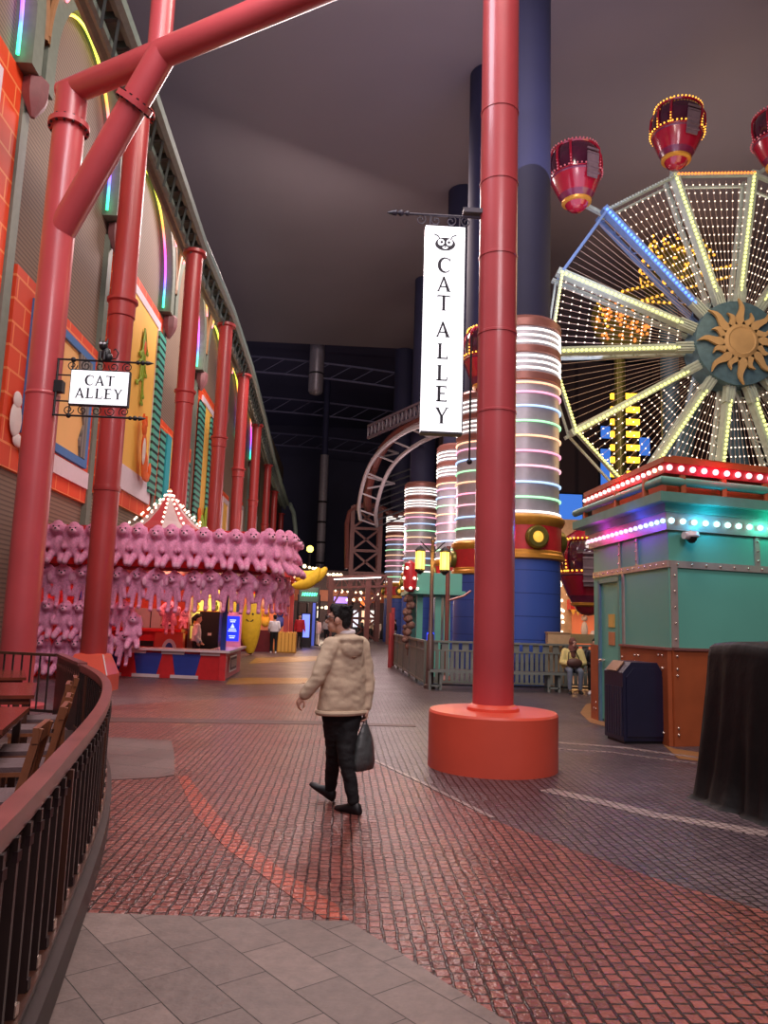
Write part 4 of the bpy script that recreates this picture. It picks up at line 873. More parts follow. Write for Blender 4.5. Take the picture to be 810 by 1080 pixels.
part('plinth', MB().slab([bp(-.3, -.26, 0), bp(.3, -.26, 0), bp(.3, -.26, .05), bp(-.3, -.26, .05)], d2 * .52), M_black, t, None)
part('chute_flap', MB().slab([bp(-.335, -.12, .99), bp(-.335, .2, .99), bp(-.215, .2, 1.125), bp(-.215, -.12, 1.125)], (-.012, 0, .012)), mat('brass_flap', rgb(150, 110, 80), .3, metal=.5, var=.05), t, None)
M_tarp = mat('black_tarpaulin', rgb(12, 9, 10), .6, var=.2, scale=3, bump=.8, bscale=4, spec=.25)
bm_ = MB(); foot = [(3.5, 7.6), (3.53, 7.1), (3.62, 6.6), (3.95, 6.25), (4.6, 6.15), (5.4, 6.2), (5.7, 6.8), (5.7, 7.5), (5.3, 8.0), (4.6, 8.05), (3.95, 7.95)]
import mathutils
n = 140; ctr = Vector((4.6, 7.1, 0)); fp = [Vector((*p, 0)) for p in foot]; per = []
cum = [0]
for i in range(len(fp)): cum.append(cum[-1] + (fp[(i + 1) % len(fp)] - fp[i]).length)
for k in range(n):
    s = cum[-1] * k / n
    for i in range(len(fp)):
        if cum[i] <= s < cum[i + 1]: per.append(fp[i].lerp(fp[(i + 1) % len(fp)], (s - cum[i]) / (cum[i + 1] - cum[i]))); break
rings = [(0.0, 1.05, 1.0), (.04, 1.0, .9), (.3, .965, .7), (.7, .93, .45), (1.1, .90, .25), (1.36, .885, .1), (1.45, .87, .03), (1.485, .83, 0), (1.5, .5, 0), (1.5, .1, 0)]
vs = []; fs = []
for z, sc, wv in rings:
    for k, p in enumerate(per):
        th = 2 * PI * k / n; w = (.02 * math.sin(th * 17 + 1 + z) + .018 * math.sin(th * 29 - z * 2) + .03 * math.sin(th * 7 + z * 2.5)) * wv
        q = ctr + (p - ctr) * (sc + w); vs.append((q.x, q.y, z + (.03 * math.sin(th * 3) if z > 1.3 else 0) - (.0 if z > .01 else 0)))
for i in range(len(rings) - 1):
    for k in range(n): fs.append((i * n + k, i * n + (k + 1) % n, (i + 1) * n + (k + 1) % n, (i + 1) * n + k))
fs.append(tuple((len(rings) - 1) * n + k for k in range(n)))
bm_.add(vs, fs)
t = thing('covered_cart', 'cart hidden under a draped black tarpaulin beside the booth', 'covered cart', (4.6, 7.1, 0))
part('tarpaulin', bm_, M_tarp, t, 60)

# ------------------------------------------------------------------ grey railings, bench, street lamp, kiosk on the right
M_fence = mat('grey_painted_railing', rgb(126, 130, 124), .5, var=.1)
M_bench = mat('dark_bench_top', rgb(60, 54, 56), .35, var=.2)
def railing(name, label, P, Q, H=1.13, curve=None):
    P = Vector((*P, 0)); Q = Vector((*Q, 0)); d = (Q - P); L = d.length; d.normalize(); t = thing(name, label, 'railing', P, 'grey railings')
    part('top_rail', MB().bar(P + Vector((0, 0, H)), Q + Vector((0, 0, H)), .09, .05), M_fence, t, None)
    part('bottom_rail', MB().bar(P + Vector((0, 0, .12)), Q + Vector((0, 0, .12)), .05, .05).bar(P + Vector((0, 0, H - .22)), Q + Vector((0, 0, H - .22)), .04, .04), M_fence, t, None)
    m = MB(); n = int(L / .13)
    for k in range(n): p = P + d * (L * (k + .5) / n); m.bar(p + Vector((0, 0, .12)), p + Vector((0, 0, H - .22)), .02, .085, tuple(d))
    for k in range(n // 2): p = P + d * (L * (k + .5) / (n // 2)); m.bar(p + Vector((0, 0, H - .2)), p + Vector((0, 0, H)), .02, .17, tuple(d))
    part('slat', m, M_fence, t, None)
    for k in range(int(L / 1.8) + 1): p = P + d * min(L, 1.8 * k); part('post', MB().cbox(p + Vector((0, 0, H / 2)), (.07, .07, H)), M_fence, t, None)
    return t
railing('grey_railing', 'grey slatted railing running along the alley past the teal kiosk', (2.12, 19.5), (1.9, 29.5))
railing('grey_railing', 'grey slatted railing behind the long bench and seated woman', (2.25, 19.75), (10.5, 20.4))
t = thing('long_bench', 'long low dark topped bench in front of the grey railing', 'bench', (5, 19.1, 0))
part('seat', MB().bar((2.15, 18.95, .45), (9.8, 19.5, .45), .42, .05), M_bench, t, None)
part('seat_edge', MB().bar((2.15, 18.73, .45), (9.8, 19.28, .45), .02, .065), M_fence, t, None)
for k in range(6):
    p = Vector((2.3 + k * 1.48, 18.96 + k * .108, 0)); part('leg', MB().box(p + Vector((-.16, -.16, 0)), p + Vector((-.10, .18, .43))).box(p + Vector((.10, -.16, 0)), p + Vector((.16, .18, .43))).bar(p + Vector((-.13, -.14, .1)), p + Vector((.13, -.14, .1)), .04, .04), M_fence, t, None)
part('lower_bar', MB().bar((2.2, 18.85, .12), (9.7, 19.4, .12), .04, .04), M_dark, t, None)
LP = Vector((2.2, 19.15, 0)); LZ = at(449, 566, 19.15).z
t = thing('street_lamp', 'slim street lamp with two glowing yellow lanterns', 'street lamp', LP)
part('post', MB().lathe(LP, [(.14, 0), (.14, .08), (.1, .12), (.085, 1.3), (.05, 1.35), (.045, 3.2), (.035, LZ - .15), (.06, LZ - .1), (.03, LZ), (0, LZ + .03)], 14), mat('bronze_lamp_post', rgb(104, 84, 80), .4, metal=.4, var=.1), t)
for s in (-1, 1):
    x = LP.x + s * .31; zl = at(449, 592, 19.15).z
    part('arm', MB().tube([(LP.x, LP.y, LZ - .42), (LP.x + s * .12, LP.y, LZ - .3), (x, LP.y, LZ - .12), (x, LP.y, LZ - .3)], .018, 6), M_dark, t)
    l = part('lantern', MB().lathe((x, LP.y, zl), [(.09, -.26), (.12, -.2), (.12, .24), (.1, .28)], 10), glow('yellow_lantern_glass', rgb(255, 222, 110), 1.5), t, 20)
    part('lantern_cap', MB().lathe((x, LP.y, zl), [(.12, .24), (.14, .27), (.06, .36), (0, .4)], 10).lathe((x, LP.y, zl), [(.03, -.33), (.06, -.3), (.12, -.24), (.12, -.2)], 10), M_dark, l, 20)
    fr_ = MB()
    for k in range(5): a = 2 * PI * k / 5; fr_.bar((x + .12 * math.cos(a), LP.y + .12 * math.sin(a), zl - .22), (x + .12 * math.cos(a), LP.y + .12 * math.sin(a), zl + .26), .012, .012)
    part('lantern_bar', fr_, M_dark, l, None)
    lamp('lantern_glow', 'POINT', (x, LP.y - .32, zl), 18, rgb(255, 200, 80), .15)
t = thing('teal_kiosk', 'teal kiosk behind the grey railing with red marquee corner', 'kiosk', (2.7, 24.2, 0))
part('back_wall', MB().box((3.1, 23.6, 0), (3.3, 25.8, 3.2)), M_teal, t, None)
part('roof', MB().box((2.05, 23.3, 2.55), (3.6, 26, 3.1)).box((1.95, 23.2, 2.45), (3.7, 26.1, 2.57)), M_teal, t, None)
part('counter', MB().box((2.25, 23.7, 0), (3.1, 25.6, .95)), M_dark, t, None)
for x, y in ((2.35, 23.6), (2.35, 25.7), (2.9, 23.5)): part('post', MB().box((x - .09, y - .09, 0), (x + .09, y + .09, 2.5)), M_teal, t, None)
part('marquee', MB().lathe((2.0, 23.15, 2.95), [(.1, -.45), (.2, -.35), (.22, .1), (.18, .4), (0, .5)], 12), M_redband, t)
m = MB()
for k in range(12): a = 2 * PI * k / 12; m.ball((2.0 + .23 * math.cos(a), 23.15 + .23 * math.sin(a), 2.9 + .3 * ((k % 3) - 1)), .05, 6, 4)
part('marquee_bulb', m, M_whitebulb, t, 60, kind='stuff')
part('screen', MB().box((2.6, 23.62, 1.0), (2.95, 23.68, 1.3)), glow('blue_screen', rgb(40, 70, 255), 1.5), t, None)
t = thing('hanging_plush_string', 'string of brown plush toys hanging at the kiosk corner', 'plush toys', (2.0, 23.4, .8))
bm_ = MB()
for k in range(8): bm_.ball((2.0 + .06 * math.sin(k * 2), 23.35, 2.3 - k * .2), (.15, .13, .13), 8, 6).ball((1.88 + .1 * (k % 2), 23.25, 2.25 - k * .2), .07, 6, 4)
bm_.cyl((2.0, 23.4, .6), (2.0, 23.4, 2.46), .015, n=6)
part('plush_bundle', bm_, mat('brown_plush', rgb(130, 96, 84), .9, var=.2, bump=.6), t, 60, kind='stuff')
t = thing('red_post_barrier', 'pair of slim red posts standing where the railing ends', 'barrier post', (1.75, 28.2, 0))
part('post', MB().cyl((1.72, 27.3, 0), (1.72, 27.3, 1.9), .07, n=10), M_red, t); part('post', MB().cyl((1.85, 28.3, 0), (1.85, 28.3, 2.1), .07, n=10), M_red, t); part('tie_bar', MB().cyl((1.72, 27.3, .5), (1.85, 28.3, .5), .02, n=6), M_red, t)
t = thing('copper_pipe_post', 'reddish pipe post standing behind the street lamp', 'post', (2.85, 21.0, 0))
part('pipe', MB().cyl((2.85, 21, 0), (2.85, 21, 3.7), .06, n=12), M_copper, t); part('foot', MB().lathe((2.85, 21, 0), [(.2, 0), (.2, .1), (.08, .2)], 12), M_copper, t)
part('branch', MB().tube([(2.85, 21, 2.2), (3.3, 21, 2.35), (3.5, 21, 2.5)], .03, 8), M_copper, t)
# ------------------------------------------------------------------ terrace fence on the near left, kerb, tables and chairs
FP = [Vector(p) for p in ((-.86, 1.2), (-1.0, 2.3), (-1.16, 3.2), (-1.3, 3.9), (-1.45, 4.67), (-1.7, 5.8), (-2.0, 6.9), (-2.32, 7.9), (-2.75, 8.95), (-3.2, 9.9), (-4.2, 11.9))]
FQ = [Vector((-4.2, 11.9)), Vector((-5.6, 12.35)), Vector((-7.6, 12.7))]
def resample(P, step):
    out = [P[0].copy()]; acc = 0
    for a, b in zip(P[:-1], P[1:]):
        L = (b - a).length; s = step - acc
        while s <= L: out.append(a.lerp(b, s / L)); s += step
        acc = L - (s - step)
    return out
def smooth(P, it=2):
    for _ in range(it):
        Q = [P[0]]
        for a, b in zip(P[:-1], P[1:]): Q += [a.lerp(b, .25), a.lerp(b, .75)]
        P = Q + [P[-1]]
    return P
FS = smooth(FP[:-1], 2); 
def ribbon(mb, P, w0, w1, z0, z1):                            # a strip along a path: from offset w0 to w1, z0 to z1
    n = len(P); prof = []
    for i, p in enumerate(P):
        d = (P[min(i + 1, n - 1)] - P[max(i - 1, 0)]).normalized(); nn = Vector((d.y, -d.x))
        a, b = p + nn * w0, p + nn * w1; prof.append([(a.x, a.y, z0), (b.x, b.y, z0), (b.x, b.y, z1), (a.x, a.y, z1)])
    vs = [v for q in prof for v in q]; fs = [(3, 2, 1, 0), tuple((n - 1) * 4 + k for k in range(4))]
    for i in range(n - 1):
        for k in range(4): fs.append((i * 4 + k, i * 4 + (k + 1) % 4, i * 4 + 4 + (k + 1) % 4, i * 4 + 4 + k))
    return mb.add(vs, fs)
KP = FS + [Vector((-3.9, 11.3))]
struct('trim_kerb', ribbon(MB(), FS, -.3, .10, 0, .16), M_kerb, None)
t = thing('terrace_fence', 'curved dark fence with worn red handrail around the terrace', 'fence', (-1.6, 5.5, 0))
part('handrail', ribbon(ribbon(MB(), FS, -.036, .042, .90, .95), FS, -.026, .03, .86, .90), M_railwood, t, 30)
part('top_bar', ribbon(MB(), FS, -.02, .02, .80, .84), M_blackp, t, 30)
part('bottom_rail', ribbon(ribbon(MB(), FS, -.05, .05, .16, .22), FS, .05, .062, .205, .222), M_darkwood, t, 30)
pk = resample(FS, .19)
for i, p in enumerate(pk):
    d = (pk[min(i + 1, len(pk) - 1)] - pk[max(i - 1, 0)]).normalized()
    big = i % 10 == 4
    m = MB(); w = .1 if big else .085
    m.bar((p.x, p.y, .2), (p.x, p.y, .86), w, .035, (d.x, d.y, 0))
    q = part('post' if big else 'picket', m, M_darkwood if big else M_blackp, t, None)
    nn = Vector((d.y, -d.x))
    part('clip', MB().cbox((p.x + nn.x * .035, p.y + nn.y * .035, .245), (.03, .03, .04)), M_rivet if i % 2 else M_bolt, q, None); part('clip', MB().cbox((p.x + nn.x * .03, p.y + nn.y * .03, .80), (.035, .035, .035)), M_bolt, q, None)
t = thing('terrace_fence', 'straight dark fence of thin bars in front of the leftmost red support', 'fence', (-5.6, 12.3, 0))
part('handrail', ribbon(MB(), FQ, -.05, .05, .92, .96), M_darkwood, t, None)
part('bottom_rail', ribbon(MB(), FQ, -.02, .02, .1, .14), M_blackp, t, None)
for p in resample(FQ, .16): part('picket', MB().bar((p.x, p.y, .12), (p.x, p.y, .92), .022, .022), M_blackp, t, None)
t = thing('terrace_gate_panel', 'dark cut metal panels turning the corner of the terrace fence', 'fence panel', (-3.7, 10.9, 0))
GP = [FP[-2], Vector((-3.75, 11.0)), FP[-1]]
part('panel_sheet', ribbon(MB(), GP, -.02, .02, .08, .93), M_blackp, t, None)
part('handrail', ribbon(MB(), GP, -.05, .06, .93, .97), M_railwood, t, None)
m = MB(); M_inlay = mat('pale_cutout', rgb(150, 96, 92), .6, var=.1)
for a, b in zip(GP[:-1], GP[1:]):
    for k in range(7):
        p = a.lerp(b, (k + .5) / 7); d = (b - a).normalized(); nn = Vector((-d.y, d.x))
        m.slab([(p.x + d.x * u + nn.x * .022, p.y + d.y * u + nn.y * .022, .80 + v) for u, v in ((-.06, 0), (0, .05), (.06, 0), (0, -.05))], (nn.x * .005, nn.y * .005, 0))
        m.slab([(p.x + d.x * u - nn.x * .022, p.y + d.y * u - nn.y * .022, .80 + v) for u, v in ((-.06, 0), (0, .05), (.06, 0), (0, -.05))], (-nn.x * .005, -nn.y * .005, 0))
part('cutout_pattern', m, M_inlay, t, None)

M_table = mat('polished_table_wood', rgb(110, 50, 36), .22, var=.25, scale=6, coat=.5)
M_chair = mat('chair_wood', rgb(132, 78, 50), .35, var=.2, scale=8, coat=.3)
M_cush = mat('mauve_seat_pad', rgb(98, 76, 78), .8, var=.15, bump=.3)
def table(label, x, y, w, l, rz):
    t = thing('terrace_table', label, 'table', (x, y, 0), 'wooden terrace tables')
    R = Matrix.Rotation(rz, 3, 'Z'); P = lambda a, b, c: Vector((x, y, 0)) + R @ Vector((a, b, c))
    R4 = Matrix.Translation((x, y, 0)) @ Matrix.Rotation(rz, 4, 'Z')
    part('tabletop', MB().box((-w / 2, -l / 2, .72), (w / 2, l / 2, .755), M=R4).box((-w / 2 + .04, -l / 2 + .04, .66), (w / 2 - .04, l / 2 - .04, .72), M=R4), M_table, t, None)
    for a in (-1, 1):
        for b in (-1, 1): part('leg', MB().cbox((a * (w / 2 - .08), b * (l / 2 - .08), .33), (.06, .06, .66), M=R4), M_darkwood, t, None)
table('long polished wooden table nearest the curved fence', -2.95, 6.3, .85, 1.4, .25)
table('polished wooden table further along the fence behind the chairs', -3.7, 8.6, .85, 1.5, .35)
table('polished wooden table at the far end of the terrace', -4.6, 10.5, .9, 1.3, .4)
def chair(label):
    t = thing('terrace_chair', label, 'chair', (0, 0, 0), 'wooden terrace chairs')
    part('seat', MB().box((-.21, -.21, .42), (.21, .21, .45)), M_chair, t, None)
    part('seat_pad', MB().box((-.2, -.2, .45), (.2, .2, .485)), M_cush, t, 60)
    for a, b in ((-1, -1), (-1, 1)): part('leg', MB().bar((a * .18, b * .18, 0), (a * .18, b * .18, .42), .04, .04), M_chair, t, None)
    for b in (-1, 1): part('leg', MB().bar((.2, b * .18, 0), (.19, b * .18, .45), .04, .045).bar((.19, b * .18, .45), (.29, b * .18, .9), .04, .045), M_chair, t, None)
    part('top_rail', MB().bar((.275, -.21, .86), (.275, .21, .86), .035, .09), M_chair, t, None)
    for b in (-.1, 0, .1): part('back_slat', MB().bar((.20, b, .47), (.265, b, .83), .03, .02, (1, 0, 0)), M_chair, t, None)
    return t
c0 = chair('wooden chair nearest the camera with its back to the curved fence')
c0.location = (-2.1, 4.95, 0); c0.rotation_euler.z = .2
for x, y, rz, lab in ((-2.33, 6.0, .25, 'second wooden chair along the curved fence from the camera'), (-2.53, 6.65, .3, 'third wooden chair along the curved fence from the camera'), (-2.93, 7.8, .3, 'fourth wooden chair along the curved fence from the camera'), (-3.1, 8.5, .35, 'wooden chair furthest along the fence beside the dark cut panels'), (-3.6, 6.4, PI + .2, 'wooden chair on the far side of the nearest terrace table')): dup(c0, (x, y, 0), rz, lab)
t = thing('napkin_holder', 'small white napkin box on the terrace table by the photo edge', 'napkin holder', (-3.85, 8.35, .755))
part('box', MB().box((-3.92, 8.28, .755), (-3.78, 8.42, .87)), M_white, t, None); part('tissue', MB().slab([(-3.88, 8.34, .87), (-3.82, 8.34, .87), (-3.83, 8.36, .93), (-3.87, 8.36, .92)], (0, .02, 0)), M_white, t, None)

# ------------------------------------------------------------------ plush stall
M_stall_red = mat('stall_red_paint', rgb(206, 44, 48), .4, var=.08, coat=.2)
M_stall_blue = mat('stall_blue_paint', rgb(46, 66, 150), .4, var=.08, coat=.2)
M_counter = mat('cream_counter_top', rgb(226, 206, 206), .3, var=.05, coat=.3)
st = thing('plush_stall', 'red and blue game stall under a striped bulb lit tent peak', 'game stall', (-4.6, 21, 0))
cF, cR = Vector((-6.9, 20.5, 0)), Vector((-2.92, 19.8, 0)); cB = Vector((-2.96, 23.3, 0)); cL = Vector((-6.95, 23.4, 0))
part('front_panel', MB().slab([cF, cR, cR + Vector((0, 0, .68)), cF + Vector((0, 0, .68))], (0, .12, 0)), M_stall_red, st, None)
part('side_panel', MB().slab([cR, cB, cB + Vector((0, 0, .68)), cR + Vector((0, 0, .68))], (-.12, 0, 0)), M_stall_red, st, None)
d = (cR - cF).normalized(); nn = Vector((d.y, -d.x, 0)); Lf = (cR - cF).length
def fp_(u, z, o): return cF + d * u + nn * o + Vector((0, 0, z))
for k in range(4):
    u = Lf - .62 - k * 1.02
    part('blue_wedge', MB().slab([fp_(u - .12, .02, .005), fp_(u - .62, .02, .005), fp_(u - .74, .62, .005), fp_(u + .02, .62, .005)], nn * .012), M_stall_blue, st, None)
    part('white_block', MB().slab([fp_(u - .75, .01, .005), fp_(u - .02, .01, .005), fp_(u - .02, .09, .005), fp_(u - .75, .09, .005)], nn * .03), M_counter, st, None)
    part('white_block', MB().slab([fp_(u - .0, .60, .005), fp_(u + .6, .60, .005), fp_(u + .6, .68, .005), fp_(u, .68, .005)], nn * .03), M_counter, st, None)
part('corner_post', MB().box((cR.x - .1, cR.y - .05, 0), (cR.x + .05, cR.y + .1, .68)), M_stall_red, st, None)
top = MB(); ds = (cB - cR).normalized()
top.slab([cF + Vector((0, -.15, .68)), cR + Vector((.15, -.15, .68)), cR + Vector((.15, .45, .68)), cF + Vector((0, .45, .68))], (0, 0, .06)); top.slab([cR + Vector((.15, .45, .68)), cB + Vector((.15, 0, .68)), cB + Vector((-.45, 0, .68)), cR + Vector((-.45, .45, .68))], (0, 0, .06))
part('counter_top', top, M_counter, st, None)
sg = part('side_sign_frame', MB().slab([(cR.x + .005, 20.7, .14), (cR.x + .005, 22.0, .14), (cR.x + .005, 22.0, .56), (cR.x + .005, 20.7, .56)], (.02, 0, 0)), M_counter, st, None)
part('side_sign_board', MB().slab([(cR.x + .028, 20.78, .19), (cR.x + .028, 21.92, .19), (cR.x + .028, 21.92, .51), (cR.x + .028, 20.78, .51)], (.006, 0, 0)), mat('dark_sign_board', rgb(86, 52, 50), .5, var=.1), sg, None)
m = MB()
for k in range(5): y = 20.9 + k * .2; m.slab([(cR.x + .036, y, .26), (cR.x + .036, y + .13, .26), (cR.x + .036, y + .13, .45), (cR.x + .036, y, .45)], (.004, 0, 0))
part('side_sign_marks', m, mat('pale_lettering', rgb(186, 160, 150), .5, var=.1), sg, None)
for x, y in ((-2.98, 19.9), (-3.08, 23.15), (-6.9, 20.6)): part('post', MB().box((x - .06, y - .06, .7), (x + .06, y + .06, 2.9)), M_stall_blue, st, None)
part('canopy_board', MB().prism([(-7.5, 19.25), (-2.6, 19.35), (-1.85, 19.95), (-1.75, 20.8), (-1.75, 22.88), (-7.5, 22.88)], 2.75, 3.72), M_stall_red, st, None)
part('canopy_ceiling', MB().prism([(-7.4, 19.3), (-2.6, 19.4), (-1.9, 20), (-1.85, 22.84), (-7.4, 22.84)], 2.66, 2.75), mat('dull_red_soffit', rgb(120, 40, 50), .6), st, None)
part('back_wall', MB().box((-7.4, 22.76, 0), (-4.4, 22.86, 2.66)), mat('stall_orange_wall', rgb(206, 84, 52), .5, var=.1), st, None)
part('left_wall', MB().box((-7.5, 19.3, 0), (-7.42, 22.8, 2.7)), M_stall_red, st, None)
bc = Vector((-4.75, 20.6, 3.72)); nS = 12
tent = [MB(), MB()]
for k in range(nS):
    a0, a1 = 2 * PI * k / nS + .1, 2 * PI * (k + 1) / nS + .1; prev = None
    for rr, z in ((1.15, 0), (.75, .26), (.42, .58), (.18, .92), (.03, 1.12)):
        cur = (bc + Vector((rr * math.cos(a0), rr * math.sin(a0), z)), bc + Vector((rr * math.cos(a1), rr * math.sin(a1), z)))
        if prev: tent[k % 2].slab([prev[0], prev[1], cur[1], cur[0]], (0, 0, -.015))
        prev = cur
part('tent_stripe_red', tent[0], mat('tent_red_canvas', rgb(176, 50, 58), .6, var=.08), st, None); tw = part('tent_stripe_pale', tent[1], mat('tent_grey_canvas', rgb(196, 170, 170), .6, var=.05), st, None)
bl = MB()
for k in range(nS):
    a = 2 * PI * k / nS + .1
    for j in range(9):
        f = j / 8; rr = 1.15 * (1 - f) ** 1.25 + .03; z = 1.12 * f ** .92; bl.ball(bc + Vector((rr * math.cos(a) * 1.02, rr * math.sin(a) * 1.02, z + .03)), .035, 6, 4)
part('tent_bulb', bl, M_whitebulb, tw, 60, kind='stuff')
part('ball_finial', MB().ball(bc + Vector((0, 0, 1.16)), .06, 10, 8), M_gold, st)
lamp('stall_glow', 'POINT', (-4.6, 20.9, 2.45), 60, rgb(255, 150, 120), .25); lamp('stall_glow', 'POINT', (-3.2, 21.5, 2.45), 45, rgb(255, 190, 150), .25); lamp('stall_glow', 'POINT', (-6.2, 20.6, 2.4), 30, rgb(255, 140, 140), .25)
# things inside the stall
t = thing('game_counter', 'red inner counter with blue and white arch inside the plush stall', 'counter', (-5.2, 21.9, 0))
part('body', MB().box((-6.4, 21.7, 0), (-4.5, 22.5, 1.12)).box((-6.5, 21.62, 1.12), (-4.4, 22.55, 1.2)), M_stall_red, t, None)
part('drawer_gap', MB().box((-6.3, 21.685, .72), (-5.15, 21.7, .86)), M_black, t, None)
part('arch_panel', MB().box((-5.05, 21.4, .55), (-4.3, 21.7, 1.1)), M_orange, t, None)
ap = part('white_arch', MB().slab([Vector((-4.65 + .2 * math.cos(a), 21.39, .62 + .32 * math.sin(a))) for a in [PI * k / 12 for k in range(13)]], (0, -.01, 0)), M_white, t, None); part('blue_arch', MB().slab([Vector((-4.65 + .11 * math.cos(a), 21.378, .62 + .22 * math.sin(a))) for a in [PI * k / 12 for k in range(13)]], (0, -.01, 0)), M_stall_blue, ap, None)
t = thing('skull_prize', 'small black and white skull shaped prize on red stall counter', 'prize', (-4.85, 21.9, 1.2))
part('skull', MB().ball((-4.95, 21.85, 1.29), .09).ball((-4.78, 21.85, 1.29), .09).box((-5.0, 21.8, 1.2), (-4.73, 21.95, 1.25)), M_white, t); part('eye_socket', MB().ball((-4.98, 21.77, 1.3), .03).ball((-4.92, 21.77, 1.3), .03).ball((-4.81, 21.77, 1.3), .03).ball((-4.75, 21.77, 1.3), .03), M_black, t)
t = thing('white_cabinet', 'pale grey cabinet standing behind the inner stall counter', 'cabinet', (-5.9, 23, 0))
part('cabinet_body', MB().box((-6.3, 22.58, 0), (-5.2, 22.75, 1.75)), mat('pale_grey_laminate', rgb(176, 178, 184), .4, var=.05), t, None); part('door_gap', MB().box((-5.5, 22.57, .2), (-5.47, 22.58, 1.7)), M_dark, t, None)
t = thing('prize_shelf', 'glowing yellow prize shelf at the back of plush stall', 'shelf', (-4.6, 23.2, 0))
part('lit_back', MB().box((-4.3, 22.68, .9), (-3.55, 22.75, 2.4)), glow('yellow_lit_panel', rgb(255, 230, 110), 1.1), t, None)
for z in (.9, 1.3, 1.7, 2.1): part('shelf_board', MB().box((-4.35, 22.4, z), (-3.5, 22.7, z + .03)), M_gold, t, None)
part('side_post', MB().box((-4.38, 22.4, .3), (-4.32, 22.75, 2.5)).box((-3.53, 22.4, .3), (-3.47, 22.75, 2.5)), M_white, t, None)
part('base_cabinet', MB().box((-4.35, 22.35, 0), (-3.5, 22.75, .88)), M_counter, t, None)
pz = [mat('prize_' + n_, c, .7) for n_, c in (('yellow', rgb(250, 220, 90)), ('white', rgb(240, 235, 225)), ('green', rgb(150, 190, 80)))]
for k in range(9): tag(put('boxed_prize', MB().ball((0, 0, .1), (.09, .08, .1), 10, 7).ball((0, 0, .22), .06, 8, 6).mesh('boxed_prize', pz[k % 3], 60)), 'small prize on the %s glowing shelf, %s from the left' % (['bottom', 'middle', 'upper'][k // 3], ORD[k % 3]), 'prize', 'prizes on the glowing shelf').location = (-4.2 + .27 * (k % 3), 22.55, [.93, 1.33, 1.73][k // 3])
t = thing('speaker_cabinet', 'tall black equipment cabinet beside the stall attendant', 'cabinet', (-3.75, 22.4, 0))
part('cabinet_body', MB().box((-3.95, 21.75, 0), (-3.4, 22.3, 1.7)), M_black, t, None); part('panel_label', MB().box((-3.7, 21.735, 1.05), (-3.6, 21.75, 1.12)), M_white, t, None)
t = thing('screen_sign', 'upright blue lit screen sign at the end of stall counter', 'sign', (-3.02, 22.6, .74))
sx = at(245, 667, 22.4).x
part('case', MB().box((sx - .24, 22.4, .74), (sx + .24, 22.5, 1.66)).cyl((sx, 22.45, 1.6), (sx, 22.45, 1.72), .15, n=14), mat('pink_lit_case', rgb(210, 140, 180), .4, emit=rgb(220, 120, 170), es=.35), t, None)
scn = part('screen', MB().box((sx - .19, 22.385, .9), (sx + .19, 22.4, 1.6)), glow('deep_blue_screen', rgb(30, 50, 235), 1.4), t, None)
m = MB()
for z, w in ((1.48, .09), (1.43, .07), (1.22, .1), (1.17, .12), (1.03, .09), (.98, .07)): m.box((sx - w, 22.378, z), (sx + w, 22.384, z + .025))
m.slab([(sx - .06, 22.384, 1.27), (sx + .06, 22.384, 1.27), (sx, 22.384, 1.40)], (0, -.006, 0))
part('screen_graphic', m, glow('white_screen_print', rgb(200, 230, 255), 1.2, False), scn, None)

# pink plush toys: a sitting one and a dangling one, each copied along the stall
def plush_sit():
    t = thing('plush_toy', 'pink plush', 'plush toy', (0, 0, 0), 'pink plush toys on the stall')
    b = MB(); b.ball((0, 0, .44), (.19, .16, .27)).ball((0, -.05, .83), (.165, .16, .16)).ball((0, -.03, .97), (.11, .1, .07))
    for s in (-1, 1):
        b.cap((s * .16, -.04, .6), (s * .20, -.16, .42), .075, .07).cap((s * .1, -.05, .26), (s * .14, -.2, .12), .095, .085).ball((s * .14, -.24, .09), (.085, .07, .1))
        b.cap((s * .15, -.02, .9), (s * .2, -.02, .68), .055, .065)
    put('body', b.fuse('body', M_pink, .028, 3), t)
    put('muzzle', MB().ball((0, -.2, .8), (.085, .07, .065), 12, 8).mesh('muzzle', M_pink2, 60), t)
    put('nose', MB().ball((0, -.265, .825), (.026, .02, .02), 8, 6).mesh('nose', M_black, 60), t)
    e = MB().ball((-.06, -.2, .88), .018, 8, 6).mesh('eye', M_black, 60); put('eye', e, t)
    put('eye', MB().ball((.06, -.2, .88), .018, 8, 6).mesh('eye', M_black, 60), t)
    for s in (-1, 1): put('foot_pad', MB().ball((s * .14, -.3, .085), (.05, .015, .06), 10, 6).mesh('foot_pad', M_pink2, 60), t)
    return t
def plush_hang():
    t = thing('plush_toy', 'pink plush', 'plush toy', (0, 0, 0), 'pink plush toys on the stall')
    b = MB(); b.ball((0, 0, .72), (.15, .13, .2)).ball((0, -.05, .86), (.17, .15, .15)).ball((0, -.02, 1.0), (.1, .1, .08))
    for s in (-1, 1):
        b.cap((s * .13, -.02, .95), (s * .26, -.05, .78), .06, .1).cap((s * .26, -.05, .78), (s * .25, -.06, .66), .1, .08)
        b.cap((s * .12, -.04, .7), (s * .2, -.08, .32), .06, .05).cap((s * .07, -.02, .6), (s * .1, -.06, .1), .07, .055).ball((s * .1, -.1, .06), (.06, .08, .06))
    put('body', b.fuse('body', M_pink, .028, 3), t)
    put('muzzle', MB().ball((0, -.2, .82), (.08, .06, .06), 12, 8).mesh('muzzle', M_pink2, 60), t)
    put('nose', MB().ball((0, -.26, .84), (.026, .02, .02), 8, 6).mesh('nose', M_black, 60), t)
    for s in (-1, 1): put('eye', MB().ball((s * .06, -.19, .89), .018, 8, 6).mesh('eye', M_black, 60), t)
    for s in (-1, 1): put('ear_lining', MB().ball((s * .27, -.145, .74), (.05, .015, .1), 10, 6).mesh('ear_lining', M_pink2, 60), t)
    return t
